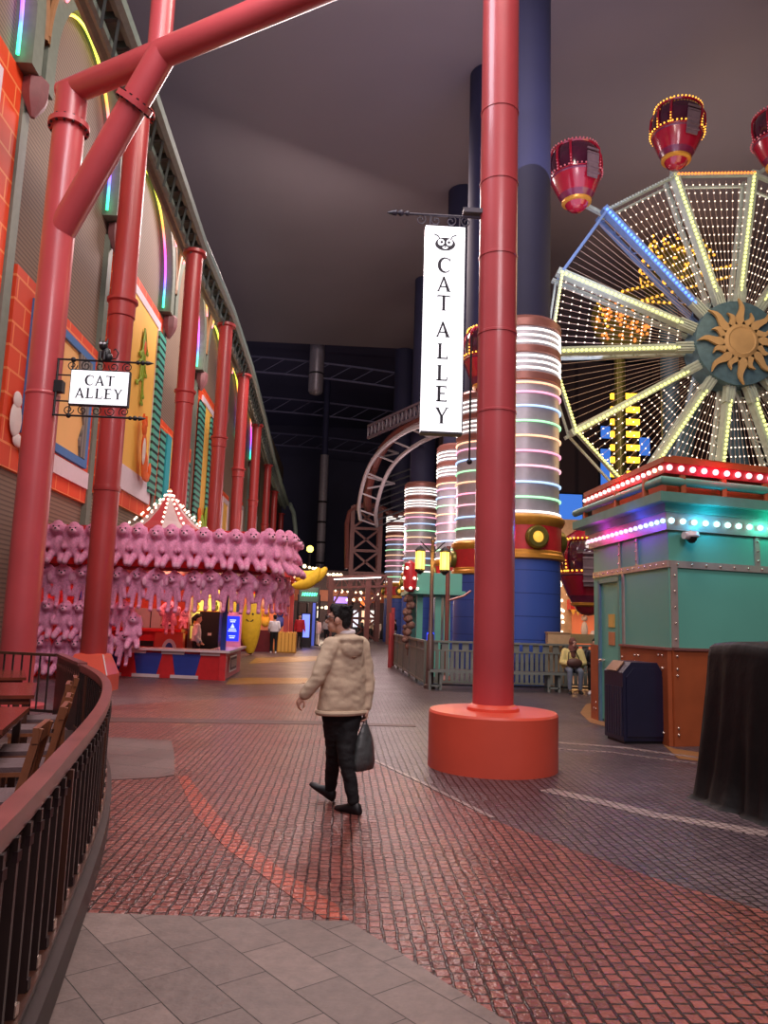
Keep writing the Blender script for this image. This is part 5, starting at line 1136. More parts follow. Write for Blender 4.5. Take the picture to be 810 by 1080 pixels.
sit, hang = plush_sit(), plush_hang(); used = {'s': False, 'h': False}
def plush(kind, x, y, z, rz, label, sc=1.0):
    src = sit if kind == 's' else hang
    if not used[kind]: o = src; used[kind] = True; o.location = (x, y, z); o.rotation_euler.z = rz; o['label'] = label
    else: o = dup(src, (x, y, z), rz, label)
    o.scale = (sc, sc, sc * random.uniform(.97, 1.03)); o.rotation_euler.x = random.uniform(-.05, .05); o.rotation_euler.y = random.uniform(-.06, .06); return o
pp = smooth([Vector((-7.3, 18.85)), Vector((-5, 18.95)), Vector((-3.2, 18.95)), Vector((-2.1, 19.15)), Vector((-1.5, 19.65)), Vector((-1.4, 20.6)), Vector((-1.4, 21.6))], 2)
rows = resample(pp, .385)
for i, p in enumerate(rows):
    d = (rows[min(i + 1, len(rows) - 1)] - rows[max(i - 1, 0)]).normalized(); rz = math.atan2(d.y, d.x)
    far = i > 13
    plush('s', p.x, p.y, 2.70 - (.04 if far else 0), rz + random.uniform(-.1, .1), 'pink plush in the top row of the stall, ' + ORD[i] + ' from the left end', 1.02 if i < 14 else 1.12)
for i, p in enumerate(resample(smooth([Vector((-7.2, 18.95)), Vector((-5, 19.1)), Vector((-3.2, 19.1)), Vector((-2.3, 19.3)), Vector((-1.75, 19.8)), Vector((-1.65, 20.8))], 2), .44)):
    plush('h', p.x, p.y, 1.66 + random.uniform(-.05, .05), random.uniform(-.25, .25) if i < 13 else .8, 'pink floppy eared plush dangling in the second row, ' + ORD[i] + ' from the left end', .98)
for r_ in range(2):
    for k in range(4):
        plush('s', -7.1 + k * .42, 19.05, [.92, .06][r_], random.uniform(-.15, .15), 'pink plush %s the dangling row between two near red supports, %s from left' % (['just below', 'low under'][r_], ORD[k]), .92)
for k, (x, z) in enumerate(((-5.75, .98), (-5.38, 1.02), (-5.72, .25), (-5.3, .3), (-5.05, .72))):
    plush('sh'[k % 2], x, 19.25 + .1 * (k % 2), z, .1, 'pink plush beside the near red column, ' + ['upper left', 'upper right', 'lower left', 'lower right', 'rightmost'][k] + ' of its clump', .85)
plush('h', -4.62, 21.2, 1.05, .1, 'pink plush hanging inside the stall above the inner counter', .85)
plush('s', -4.42, 21.9, 1.2, .1, 'pink plush sitting on the inner counter of the stall', .5)

# ------------------------------------------------------------------ banana stall and the hall beyond
M_ban = mat('yellow_plush', rgb(250, 204, 50), .7, var=.1, bump=.3)
def banana(label, loc, L, bend, tilt, face=False):
    t = thing('banana_plush', label, 'banana plush', loc, 'giant banana plush toys')
    pts = []; rad = []
    for k in range(13):
        f = k / 12; pts.append(Vector((bend * math.sin(PI * f), 0, L * f))); rad.append(L * (.02 + .16 * math.sin(PI * min(1, f * .92 + .04)) ** .7))
    R = Matrix.Rotation(tilt, 3, 'Y'); put('body', MB().tube([R @ p for p in pts], rad, 12).mesh('body', M_ban, 60), t)
    put('tip', MB().ball(R @ pts[0], L * .035, 8, 6).ball(R @ pts[-1], L * .03, 8, 6).mesh('tip', M_wood, 60), t)
    if face:
        y = -L * .165
        put('eye', MB().ball(R @ Vector((bend - .08, y, L * .66)), .045, 8, 6).mesh('eye', M_black, 60), t); put('eye', MB().ball(R @ Vector((bend + .1, y, L * .66)), .045, 8, 6).mesh('eye', M_black, 60), t)
        put('smile', MB().tube([R @ Vector((bend + .14 * math.cos(a), y - .01, L * .57 + .09 * math.sin(a))) for a in [PI + PI * k / 10 for k in range(11)]], .022, 6).mesh('smile', M_black, 60), t)
    return t
b1 = at(264, 690, 33); banana('smiling giant banana plush standing by the dark counter', (b1.x, 33, .1), 2.45, -.12, .05, True)
b1 = at(240, 690, 33); banana('giant banana plush half hidden behind the blue screen sign', (b1.x, 33, .1), 2.5, .15, -.05, True)
for k, (x, y, a, lb) in enumerate(((308, 618, .95, 'lowest drooping banana in the big hanging bunch beside the plush corner'), (312, 610, 1.2, 'middle banana in the big hanging bunch beside the plush corner'), (310, 603, 1.45, 'topmost banana in the big hanging bunch beside the plush corner'))):
    p = at(x, y, 35.7 + k * .2); banana(lb, p, 1.5, .28, a)
t = thing('banana_stall', 'red framed prize stall with yellow crates beyond the plush stall', 'game stall', (-3.6, 36, 0))
for x, y in ((-2.62, 36.6), (-5.8, 36.6), (-2.62, 40), (-5.8, 40)): part('post', MB().box((x - .11, y - .11, 0), (x + .11, y + .11, 4.2)), M_red, t, None)
part('roof', MB().box((-6.0, 36.3, 3.5), (-2.4, 40.2, 4.3)), M_stall_red, t, None)
part('counter', MB().box((-5.7, 36.5, 0), (-3.2, 37.1, 1.0)), mat('dark_red_counter', rgb(110, 30, 40), .4), t, None)
cr = MB()
for k in range(6): cr.box((-3.1 + k * .17, 36.3, .05), (-2.98 + k * .17, 37.2, .95))
part('crate_slat', cr, M_yel, t, None); part('crate_body', MB().box((-3.08, 36.35, 0), (-2.1, 37.15, .9)), M_gold, t, None)
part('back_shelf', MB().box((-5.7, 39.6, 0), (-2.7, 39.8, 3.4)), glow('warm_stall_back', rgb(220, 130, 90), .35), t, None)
lamp('stall_glow', 'POINT', (-4, 37.5, 3.1), 150, rgb(255, 200, 140), .3)
tc = [mat('toy_' + n_, c, .8, var=.1) for n_, c in (('white', rgb(235, 230, 235)), ('red', rgb(210, 50, 60)), ('blue', rgb(80, 110, 220)), ('yellow', rgb(245, 205, 80)))]
for k in range(12):
    r_, q = divmod(k, 4); o = put('stall_toy', MB().ball((0, 0, 0), (.24, .2, .3), 10, 7).ball((0, -.05, .4), .19, 10, 7).ball((-.13, 0, .56), .07, 6, 5).ball((.13, 0, .56), .07, 6, 5).mesh('stall_toy', tc[(k * 3 + r_) % 4], 60))
    o.location = (-5.3 + q * .72, 36.75 if r_ == 0 else 39.4, [3.0, 1.4, 2.3][r_]); tag(o, 'round eared toy %s in the red framed stall, %s from left' % (['hung under the roof edge', 'on the lower back shelf', 'on the upper back shelf'][r_], ORD[q]), 'toy', 'prize toys of the red framed stall')
def lit_box(name, label, cat, x0, y0, x1, y1, Y, col, es, depth=.3, group=None, case=M_dark, legs=False):
    p, q = at(x0, y1, Y), at(x1, y0, Y); t = thing(name, label, cat, ((p.x + q.x) / 2, Y, p.z if not legs else 0), group)
    part('lit_face', MB().box((p.x, Y - .03, p.z), (q.x, Y, q.z)), glow('lit_' + cat.replace(' ', '_'), col, es), t, None)
    part('case', MB().box((p.x - .08, Y, (p.z - .08) if not legs else 0), (q.x + .08, Y + depth, q.z + .08)), case, t, None); return t
lit_box('arcade_machine', 'tall blue glowing arcade machine past the person in red', 'arcade machine', 318, 648, 327, 672, 44, rgb(110, 130, 255), 1.5, .8, legs=True)
lit_box('arcade_machine', 'pale blue arcade machine beside the tall blue glowing one', 'arcade machine', 328, 636, 333, 684, 47, rgb(70, 90, 190), .5, .8, legs=True)
ts = lit_box('shop_sign', 'teal neon lettered sign hanging over the alley', 'sign', 316, 620, 336, 634, 50, rgb(30, 70, 64), .35, .3, case=M_dark)
p = at(318, 630, 49.9); q = at(334, 622, 49.9); m = MB()
for k in range(6): x = p.x + (q.x - p.x) * (k + .2) / 6; m.tube([(x, 49.9, p.z + .1), (x + .05, 49.9, p.z + .32), (x + .12, 49.9, p.z + .12), (x + .16, 49.9, p.z + .3)], .03, 5)
part('neon_script', m, glow('teal_neon', rgb(90, 255, 190), 3), ts)
for x in (p.x - .2, q.x + .2): part('sign_post', MB().cyl((x, 50.15, 0), (x, 50.15, p.z + .2), .06, n=8), M_dark, ts)
ps = lit_box('shop_sign', 'violet glowing sign above the shop fronts at the alley end', 'sign', 352, 630, 370, 636, 69.35, rgb(150, 110, 230), 1.4, .35)
fa = thing('shop_row', 'dim row of lit shop fronts closing the far end of alley', 'shop front', (0, 70, 0))
part('wall', MB().box((-7.4, 70, 0), (5.5, 72, 6)), mat('dark_brown_front', rgb(70, 48, 50), .6, var=.2), fa, None)
for k, (a, b, c) in enumerate(((332, 336, rgb(255, 240, 220)), (347, 351, rgb(240, 240, 255)), (354, 358, rgb(255, 220, 200)), (364, 368, rgb(255, 255, 240)), (372, 378, rgb(230, 235, 255)), (381, 385, rgb(255, 210, 170)), (390, 395, rgb(250, 240, 235)))):
    p, q = at(a, 664, 69.9), at(b, 644, 69.9); part('lit_window', MB().box((p.x, 69.85, p.z), (q.x, 70, q.z)), glow('lit_window_pane', c, 1.1), fa, None)
part('fascia', MB().box((-7.4, 69.7, 3.2), (5.5, 70, 4.2)), M_rust, fa, None)
part('counter_line', MB().box((-5, 69.4, 0), (4, 69.9, 1.0)), M_dark, fa, None)
lamp('shop_glow', 'POINT', (-1, 64, 3.5), 700, rgb(255, 225, 200), .5); lamp('shop_glow', 'POINT', (-2.5, 46, 4), 320, rgb(255, 205, 170), .5)

M_truss = mat('brown_red_truss', rgb(108, 56, 50), .5, var=.15)
def truss(mb, P, Q, h, n, w=.12):
    P = Vector(P); Q = Vector(Q); u = Vector((0, 0, h)) if abs((Q - P).normalized().z) < .7 else Vector((h, 0, 0))
    mb.bar(P, Q, w, w); mb.bar(P + u, Q + u, w, w)
    for k in range(n): a = P.lerp(Q, k / n); b = P.lerp(Q, (k + 1) / n); mb.bar(a, b + u, w * .6, w * .6) if k % 2 else mb.bar(a + u, b, w * .6, w * .6); mb.bar(a, a + u, w * .6, w * .6)
def P_(x, y, Y): return at(x, y, Y)
t = thing('steel_gantry', 'brown red steel gantry spanning the alley under the coaster', 'gantry', (0, 54, 0))
m = MB(); a, b = P_(345, 620, 54), P_(414, 618, 54); truss(m, a, b, .75, 9, .14); part('cross_truss', m, M_truss, t, None)
for x in (349, 388, 411):
    p = P_(x, 620, 54); part('post', MB().bar((p.x, 54, 0), (p.x, 54, p.z + .7), .35, .35), M_truss, t, None)
for x0_, y0_, x1_, y1_ in ((388, 640, 400, 622), (388, 640, 376, 622), (349, 642, 360, 622)): part('knee_brace', MB().bar(P_(x0_, y0_, 54), P_(x1_, y1_, 54), .14, .14), M_truss, t, None)
m = MB(); p, q = P_(352, 611, 53.6), P_(402, 609, 53.6); part('lit_strip', MB().bar(p, q, .08, .08), glow('white_strip_light', rgb(255, 250, 245), 1.6), t, None)
t = thing('coaster_tower', 'brown red lattice coaster tower behind the furthest neon columns', 'coaster tower', (1, 60, 0))
m = MB(); L1, L2 = P_(368, 655, 60), P_(398, 655, 60); zt = P_(380, 534, 60).z
for p in (L1, L2):
    m.bar((p.x, 60, 0), (p.x, 60, zt), .32, .32); m.bar((p.x, 63, 0), (p.x, 63, zt), .32, .32)
for k in range(6):
    z0, z1 = zt * k / 6, zt * (k + 1) / 6; m.bar((L1.x, 60, z0), (L2.x, 60, z1), .16, .16); m.bar((L2.x, 60, z0), (L1.x, 60, z1), .16, .16); m.bar((L1.x, 60, z1), (L2.x, 60, z1), .2, .2); m.bar((L1.x, 60, z0), (L1.x, 63, z1), .14, .14)
part('lattice', m, M_truss, t, None)
part('bent_beam', MB().tube([P_(366, 600, 60), P_(366, 552, 60), P_(369, 540, 60), P_(378, 533, 60), P_(398, 533, 60), P_(420, 545, 60)], .2, 8), M_truss, t)
t = thing('coaster_track', 'pale curved coaster track sweeping past the tall white sign', 'coaster track', P_(400, 500, 52), None, 'thing')
cv = [(448, 448, 44), (432, 453, 45.5), (415, 463, 47), (401, 475, 48.5), (391, 488, 50), (384, 505, 51.5), (380, 522, 53), (378, 536, 54.5), (380, 548, 56)]
R1 = [P_(*c) for c in cv]; R1 = [Vector(p) for p in smooth(R1, 2)]
M_track = mat('pale_track_steel', rgb(186, 176, 182), .4, metal=.2, var=.08)
part('rail', MB().tube(R1, .14, 8), M_track, t); part('rail', MB().tube([p + Vector((1.25, .5, -.35)) for p in R1], .14, 8), M_track, t)
m = MB()
for k in range(0, len(R1), 5): m.bar(R1[k], R1[k] + Vector((1.25, .5, -.35)), .1, .1)
part('cross_tie', m, M_track, t, None)
part('spine', MB().tube([p + Vector((.6, .3, .75)) for p in R1], .3, 8), M_truss, t)
m = MB(); a, b = P_(388, 462, 50), P_(446, 437, 45); truss(m, a, b, .8, 14, .16); part('catwalk', m, mat('mauve_grey_steel', rgb(96, 80, 92), .5), t, None)
t = thing('coaster_mesh_deck', 'dark mesh deck and struts under the coaster curve', 'deck', P_(415, 510, 58))
m = MB(); a, b = P_(396, 508, 57), P_(446, 490, 57)
for k in range(8): m.bar(a + Vector((0, 0, -.5 * k)), b + Vector((0, 0, -.5 * k)), .08, .1)
part('mesh', m, M_dark, t, None)
for s in ((400, 472, 420, 478), (392, 484, 420, 478), (388, 503, 416, 510), (388, 515, 416, 510)): part('strut', MB().bar(P_(s[0], s[1], 51), P_(s[2], s[3], 53), .12, .12), M_track, t, None)
part('hanger', MB().bar(P_(440, 470, 58), P_(440, 250, 58), .2, .2), M_dark, t, None)
dq = P_(334, 385, 63); t = thing('ceiling_duct', 'grey round duct hanging from the dim ceiling above the alley', 'duct', (dq.x, 63, 20))
zb = P_(334, 414, 63).z
part('duct', MB().lathe((dq.x, 63, 0), [(.1, zb - .25), (.5, zb - .1), (.62, zb + .1), (.62, 25.5)], 24), mat('grey_duct', rgb(120, 112, 122), .4, metal=.3, var=.1), t); part('joint_ring', MB().lathe((dq.x, 63, zb + 1.6), [(.62, -.08), (.66, 0), (.62, .08)], 24), M_dark, t)
dq = P_(339, 560, 75); t = thing('dark_mast', 'slender dark mast rising far down the alley under the duct', 'mast', (dq.x, 75, 0))
part('lower_mast', MB().cyl((dq.x, 75, 0), (dq.x, 75, P_(339, 480, 75).z), .42, n=16), mat('grey_mast', rgb(110, 104, 114), .5, var=.15), t); part('upper_mast', MB().cyl((dq.x, 75, P_(339, 480, 75).z), (dq.x, 75, 25.5), .3, n=16), M_navy, t)
for j in range(6): part('mast_ring', MB().lathe((dq.x, 75, 3 + j * 2), [(.42, -.1), (.5, 0), (.42, .1)], 16), M_dark, t)
M_beam = mat('navy_roof_truss', rgb(84, 82, 112), .6, var=.15)
for k, (Y, z, lab) in enumerate(((66, 23.2, 'nearest faint roof truss across the navy ceiling'), (76, 22.4, 'second faint roof truss across the navy ceiling'), (88, 21.6, 'third faint roof truss across the navy ceiling'))):
    t = thing('roof_truss', lab, 'roof truss', (0, Y, z), 'faint roof trusses over the far alley', 'thing')
    part('lower_chord', MB().tube([(-14 + q * 2, Y + .15 * q, z - .012 * (q - 2) ** 2) for q in range(20)], .10, 6), M_beam, t); part('upper_chord', MB().tube([(-14 + q * 2, Y + .15 * q, z + 1.4 - .012 * (q - 2) ** 2) for q in range(20)], .10, 6), M_beam, t)
    m = MB()
    for q in range(19): m.bar((-14 + q * 2, Y + .15 * q, z - .012 * (q - 2) ** 2), (-12 + q * 2, Y + .15 * q + .15, z + 1.4 - .012 * (q - 1) ** 2), .07, .07)
    part('web', m, M_beam, t, None)
fl = P_(327, 579, 62); t = thing('flood_lamp', 'single round yellow lamp glowing high down the alley', 'lamp', (fl.x, 62, 0))
part('pole', MB().cyl((fl.x, 62, 0), (fl.x, 62, fl.z), .08, n=8), M_dark, t); part('globe', MB().ball(fl, .28, 12, 8), glow('yellow_globe', rgb(255, 210, 90), 5), t)
# strings of tiny lamps over the far alley
t = thing('string_lights', 'scattered small lights strung over the far end of alley', 'string lights', (-1, 56, 4), None)
m = MB(); w = MB(); random.seed(3)
for (x0_, y0_, x1_, y1_, n_, Y) in ((330, 604, 362, 606, 9, 56), (350, 622, 402, 626, 7, 58), (320, 596, 345, 602, 6, 52), (366, 632, 404, 630, 6, 60), (330, 640, 350, 640, 5, 58)):
    p, q = P_(x0_, y0_, Y), P_(x1_, y1_, Y); w.bar(p, q, .03, .03)
    for k in range(n_): m.ball(p.lerp(q, (k + random.random() * .6) / n_) + Vector((0, 0, -.06)), random.choice((.08, .1, .14)), 6, 4)
part('wire', w, M_dark, t, None); part('bulb', m, glow('warm_string_bulb', rgb(255, 225, 180), 3, False), t, 60, kind='stuff')
t = thing('orange_display', 'small orange lit display among the far shop signs', 'display', P_(383, 632, 69.4))
p, q = P_(380, 640, 69.4), P_(386, 628, 69.4); part('lit_face', MB().box((p.x, 69.3, p.z), (q.x, 69.4, q.z)), glow('orange_display_face', rgb(255, 120, 50), 1.2), t, None); part('case', MB().box((p.x - .1, 69.4, p.z - .1), (q.x + .1, 69.7, q.z + .1)), M_dark, t, None)
# lit ride deck behind the seated woman
t = thing('carnival_facade', 'warm lit carnival facade low behind the hanging gondola', 'facade', (8.5, 31, 0))
part('wall', MB().box((6.6, 31, 0), (13, 31.4, 6)), mat('tan_facade', rgb(190, 160, 130), .6, var=.15), t, None)
part('opening', MB().box((9.3, 30.9, .5), (10.5, 31, 2.2)), glow('orange_lit_opening', rgb(220, 120, 80), .4), t, None)
part('canopy', MB().box((9.1, 30.5, 2.3), (10.9, 31, 2.7)), M_stall_red, t, None)
m = MB()
for k in range(9): m.slab([(9.1 + k * .2, 30.48, 2.3), (9.3 + k * .2, 30.48, 2.3), (9.2 + k * .2, 30.48, 2.05)], (0, .03, 0))
part('pennant', m, M_yel, t, None)
m = MB()
for k in range(70): m.ball((8.5 + random.random() * .6, 30.9, .8 + random.random() * 4.4), .07, 5, 3)
for k in range(30): m.ball((9 + random.random() * 2, 30.85, 2.8 + random.random() * 2.5), .07, 5, 3)
part('shop_figure', MB().ball((9.75, 30.8, 1.5), (.14, .1, .35)).ball((9.75, 30.8, 1.98), .13).ball((10.1, 30.8, 1.2), (.15, .1, .3)), M_white, t, 60)
part('facade_bulb', m, M_whitebulb, t, 60, kind='stuff')
part('deck_rail', MB().box((6.4, 29, 1.0), (13, 29.1, 1.35)).box((6.4, 29, 0), (6.6, 29.1, 1.0)).box((12, 29, 0), (12.2, 29.1, 1.0)), M_fence, t, None)
lamp('facade_glow', 'POINT', (8.5, 28, 3), 160, rgb(255, 190, 110), .5)
# ------------------------------------------------------------------ people
V3 = Vector
def basis(f, up=(0, 0, 1)):
    f = V3(f).normalized(); r = f.cross(V3(up)).normalized(); u = r.cross(f); return Matrix(((r.x, f.x, u.x), (r.y, f.y, u.y), (r.z, f.z, u.z)))
def hand(mb, w, d, side, curl=.5, s=1.0, grip=None):           # palm, four fingers and a thumb leaving the side of the palm
    d = V3(d).normalized(); g = V3(grip).normalized() if grip else V3((0, -1, 0)); g = (g - d * g.dot(d)).normalized(); a = d.cross(g).normalized()
    pc = w + d * .045 * s
    for k in (-1.2, -.4, .4, 1.2): mb.cap(w + a * k * .012 * s, pc + d * .035 * s + a * k * .019 * s, .016 * s, .0125 * s, 8)
    for k, L in zip((-1.5, -.5, .5, 1.5), (.062, .078, .082, .07)):
        p0 = pc + d * .04 * s + a * k * .0185 * s; p1 = p0 + (d * math.cos(curl) + g * math.sin(curl)) * L * .5 * s; p2 = p1 + (d * math.cos(curl * 2.3) + g * math.sin(curl * 2.3)) * L * .55 * s
        mb.cap(p0, p1, .0095 * s, .009 * s, 8); mb.cap(p1, p2, .009 * s, .0078 * s, 8)
    t0 = w + d * .03 * s + a * side * .03 * s; t1 = t0 + (d * .6 + a * side * .6 + g * .5).normalized() * .036 * s; t2 = t1 + (d * .9 + g * .5).normalized() * .032 * s
    mb.cap(t0, t1, .0125 * s, .0105 * s, 8); mb.cap(t1, t2, .0105 * s, .009 * s, 8)
def wrinkle(me, amp, f):                                       # soft cloth folds
    from mathutils import noise
    me.update(); ns = [v.normal.copy() for v in me.vertices]
    for v, n_ in zip(me.vertices, ns):
        p = V3((v.co.x * f[0], v.co.y * f[1], v.co.z * f[2])); w = noise.noise(p) + .5 * noise.noise(p * 2.3); v.co += n_ * (amp * w)
def person(label, J, heading, face, top_m, leg_m, shoe_m=None, hair='short', hair_m=None, vox=.02, skin=None, hem=.0, fat=1.0, hood=False, cap_m=None, group=None, fine=False, skirt=False, top_fat=1.0):
    skin = skin or M_skin; shoe_m = shoe_m or M_black; hair_m = hair_m or M_hair
    H = V3(heading).normalized(); R = V3((H.y, -H.x, 0)); J = {k: (v if isinstance(v, str) else V3(v)) for k, v in J.items()}
    root = thing('person', label, 'person', (J['pelvis'].x, J['pelvis'].y, 0), group); org = root.location.copy()
    B = basis(face); hd = J['head']; hp = lambda a, b, c: hd + B @ V3((a, b, c))
    b = MB()
    b.ball(hp(0, -.012, .022), (.074, .094, .098), 20, 14, M=B).ball(hp(0, .03, -.055), (.052, .058, .06), 16, 10, M=B).ball(hp(0, .062, -.085), (.028, .026, .026), 10, 8, M=B)
    b.cap(hp(0, .085, .012), hp(0, .108, -.028), .011, .016, 8); b.ball(hp(0, .084, -.062), (.026, .014, .012), 10, 6, M=B).ball(hp(0, .075, .035), (.055, .02, .012), 10, 6, M=B)
    for s in (-1, 1): b.ball(hp(s * .076, -.012, -.008), (.013, .024, .034), 10, 8, M=B)
    b.cap(hd + B @ V3((0, -.02, -.06)), J['neck'] - V3((0, 0, .04)), .054, .06, 12)
    ch = J['neck'].lerp(J['pelvis'], .3)
    b.cap(J['neck'] - V3((0, 0, .06)), J['pelvis'], .09, .1, 12).cap(J['sL'], J['sR'], .055, .055, 10)
    for s in 'LR':
        b.cap(J['s' + s], J['e' + s], .045, .038, 10).cap(J['e' + s], J['w' + s], .036, .027, 10)
        b.cap(J['h' + s], J['k' + s], .075, .05, 10).cap(J['k' + s], J['a' + s], .05, .034, 10).cap(J['a' + s], J['a' + s].lerp(J['t' + s], .2) - V3((0, 0, .02)), .034, .026, 10)
        d = J['w' + s] - J['e' + s]; g = J.get('g' + s, V3((-R.x if s == 'R' else R.x, -R.y if s == 'R' else R.y, 0)) + H * .3)
        hand(b, J['w' + s], d, -1 if s == 'R' else 1, .55 if not fine else .6, 1.0, g)
    put('body', b.fuse('body', skin, vox * .55 if fine else vox, 2 if not fine else 3, org), root)
    for s in (-1, 1): part('eye', MB().ball(hp(s * .031, .083, .018), (.012, .008, .008), 8, 6), M_white, root, 60); part('iris', MB().ball(hp(s * .031, .091, .018), .005, 6, 5), M_black, root, 60)
    # hair
    h = MB()
    if hair == 'hijab':
        h.ball(hp(0, -.022, .02), (.092, .105, .118), 20, 14, M=B).cap(hp(0, -.02, -.06), J['neck'], .085, .12, 14).cap(J['neck'] + H * .04, J['neck'].lerp(J['pelvis'], .35) + H * .1, .1, .07, 12)
        h.ball(hp(0, .05, -.1), (.06, .05, .05), 12, 8, M=B)
        put('headscarf', h.fuse('headscarf', hair_m, vox * .6, 2, org), root)
    else:
        h.ball(hp(0, -.03, .05), (.084, .092, .088), 20, 14, M=B).ball(hp(0, .035, .095), (.062, .055, .04), 16, 10, M=B).ball(hp(0, -.072, -.005), (.066, .042, .075), 16, 10, M=B)
        if fine:
            for k in range(34):
                a = random.random() * 2 * PI; q = V3((.075 * math.cos(a), -.02 + .085 * math.sin(a), .05 + .075 * random.random())); h.cap(hp(*q), hp(q.x * 1.16, q.y * 1.12 - .008, q.z + .012), .014, .006, 6)
            for s in (-1, 1): h.cap(hp(s * .072, -.0, .04), hp(s * .076, .012, -.015), .016, .007, 8)
        if hair == 'pony': h.cap(hp(0, -.1, .06), hp(0, -.15, -.02), .03, .04, 8); h.cap(hp(0, -.15, -.02), hp(0, -.13, -.2), .04, .02, 8)
        if hair == 'long': h.cap(hp(0, -.07, .0), hp(0, -.08, -.24), .075, .07, 10)
        put('hair', h.fuse('hair', hair_m, vox * .5, 1, org), root)
    # top
    t = MB(); f = top_fat
    up = J['neck'] - V3((0, 0, .085)); wst = J['pelvis'] + V3((0, 0, .1))
    t.cap(J['sL'] + V3((0, 0, -.005)), J['sR'] + V3((0, 0, -.005)), .07 * f, .07 * f, 14).cap(J['neck'] - V3((0, 0, .03)), up, .07, .1, 14)
    ax = up - J['pelvis']; rings = []
    for q, wd, dp in ((-hem - .04 if hem else .02, .2 * fat, .125 * fat), (.12 if not hem else .02, .2 * fat, .128 * fat), (.3, .188 * fat, .122 * fat), (.6, .195, .122), (.85, .185, .112), (1.02, .15, .085), (1.12, .09, .07)):
        if q <= 0: c = J['pelvis'] + V3((0, 0, q))
        else: c = J['pelvis'] + ax * q
        rings.append([c + R * (wd * f * math.cos(2 * PI * k / 28)) + H * (dp * f * math.sin(2 * PI * k / 28)) for k in range(28)])
    vs_ = [v for r_ in rings for v in r_]; fs_ = [(i * 28 + k, i * 28 + (k + 1) % 28, (i + 1) * 28 + (k + 1) % 28, (i + 1) * 28 + k) for i in range(len(rings) - 1) for k in range(28)]
    t.add(vs_, fs_ + [tuple(range(27, -1, -1)), tuple(range((len(rings) - 1) * 28, len(rings) * 28))])
    for s in 'LR':
        t.cap(J['s' + s], J['e' + s], .075 * f, .062 * f, 12).cap(J['e' + s], J['w' + s].lerp(J['e' + s], .06), .062 * f, .046 * f, 12)
    if hood: t.ball(J['neck'] - H * .05 + V3((0, 0, -.06)), (.14, .105, .05), 16, 10, M=basis(H)).ball(J['neck'] - H * .10 + V3((0, 0, -.13)), (.115, .055, .095), 16, 10, M=basis(H))
    tm = t.fuse('top', top_m, vox * .7, 4, org)
    if fine: wrinkle(tm, .011, (7, 7, 11))
    if hem:                                                      # cut the hem straight
        bm = bmesh.new(); bm.from_mesh(tm); cut = V3((0, 0, J['pelvis'].z - hem)); bmesh.ops.bisect_plane(bm, geom=bm.verts[:] + bm.edges[:] + bm.faces[:], plane_co=cut, plane_no=(0, 0, -1), clear_outer=True)
        ed = [e for e in bm.edges if e.is_boundary]; bmesh.ops.holes_fill(bm, edges=ed); bm.to_mesh(tm); bm.free()
    tp = put('jacket' if hood else 'top', tm, root)
    # legs
    l = MB(); l.cap(J['hL'] + V3((0, 0, .05)), J['hR'] + V3((0, 0, .05)), .105 * fat, .105 * fat, 14)
    for s in 'LR':
        l.cap(J['h' + s], J['k' + s], .1 * fat, .07, 14).cap(J['k' + s], J['a' + s] + (J['k' + s] - J['a' + s]).normalized() * .02, .07, .054, 14)
    if skirt: l.cap(J['pelvis'], (J['aL'] + J['aR']) / 2 + V3((0, 0, .15)), .15, .2, 14)
    lm_ = l.fuse('trousers', leg_m, vox * .75, 3, org)
    if fine: wrinkle(lm_, .009, (9, 9, 16))
    put('trousers' if not skirt else 'skirt', lm_, root)
    for s in 'LR':
        a, tt = J['a' + s], J['t' + s]; dn = J.get('n' + s, V3((0, 0, -1))); up_ = -dn.normalized(); d = tt - a; d = (d - up_ * d.dot(up_)).normalized(); sd_ = d.cross(up_)
        he = a - d * .075 - up_ * (a.z if s not in J.get('lift', '') else .085)
        if s not in J.get('lift', ''): he.z = .001
        sh = MB(); LL = .275; sec = ((0, .026, .05), (.06, .036, .09), (.2, .04, .105), (.42, .038, .085), (.66, .046, .058), (.86, .042, .046), (.96, .028, .036), (1, .014, .026)); nn_ = 14; vs_ = []
        for q, w_, h_ in sec:
            for k in range(nn_):
                an = 2 * PI * k / nn_; cx, cz = math.cos(an), math.sin(an); zz = h_ * (.5 + .5 * cz) if cz > -.75 else 0
                vs_.append(he + d * (LL * q) + sd_ * (w_ * (1 if cz < -.3 else 1) * cx * (1.0 if cz < .2 else .92)) + up_ * zz)
        fs_ = [(i * nn_ + k, i * nn_ + (k + 1) % nn_, (i + 1) * nn_ + (k + 1) % nn_, (i + 1) * nn_ + k) for i in range(len(sec) - 1) for k in range(nn_)]
        sh.add(vs_, fs_ + [tuple(range(nn_ - 1, -1, -1)), tuple((len(sec) - 1) * nn_ + k for k in range(nn_))])
        o = put('shoe', sh.mesh('shoe', shoe_m, 50, org), root)
    return root, tp, hp, B
M_fleece = mat('beige_fleece', rgb(206, 184, 158), .9, var=.06, scale=14, bump=.5, bscale=9, spec=.2)
M_blacktr = mat('black_trousers', rgb(20, 19, 22), .8, var=.2, bump=.3, bscale=30)
D = 6.8
def mp(x, y, Y=D): return at(x, y, Y)
neck = mp(365, 667); pel = mp(361, 748)
man = dict(head=mp(357, 653.5, 6.78), neck=neck, pelvis=pel, sL=mp(350, 681, 6.70), sR=mp(380, 681, 6.9), eL=mp(336, 714, 6.62), wL=mp(321, 733, 6.66), eR=mp(388, 716, 6.9), wR=mp(386, 746, 6.86),
           hL=mp(353, 756, 6.78), hR=mp(368, 756, 6.82), kL=mp(352, 792, 6.92), kR=mp(364, 795, 6.72), aL=mp(347, 834, 7.02), aR=mp(372, 847, 6.68))
hdg = V3((-.57, .82, 0))
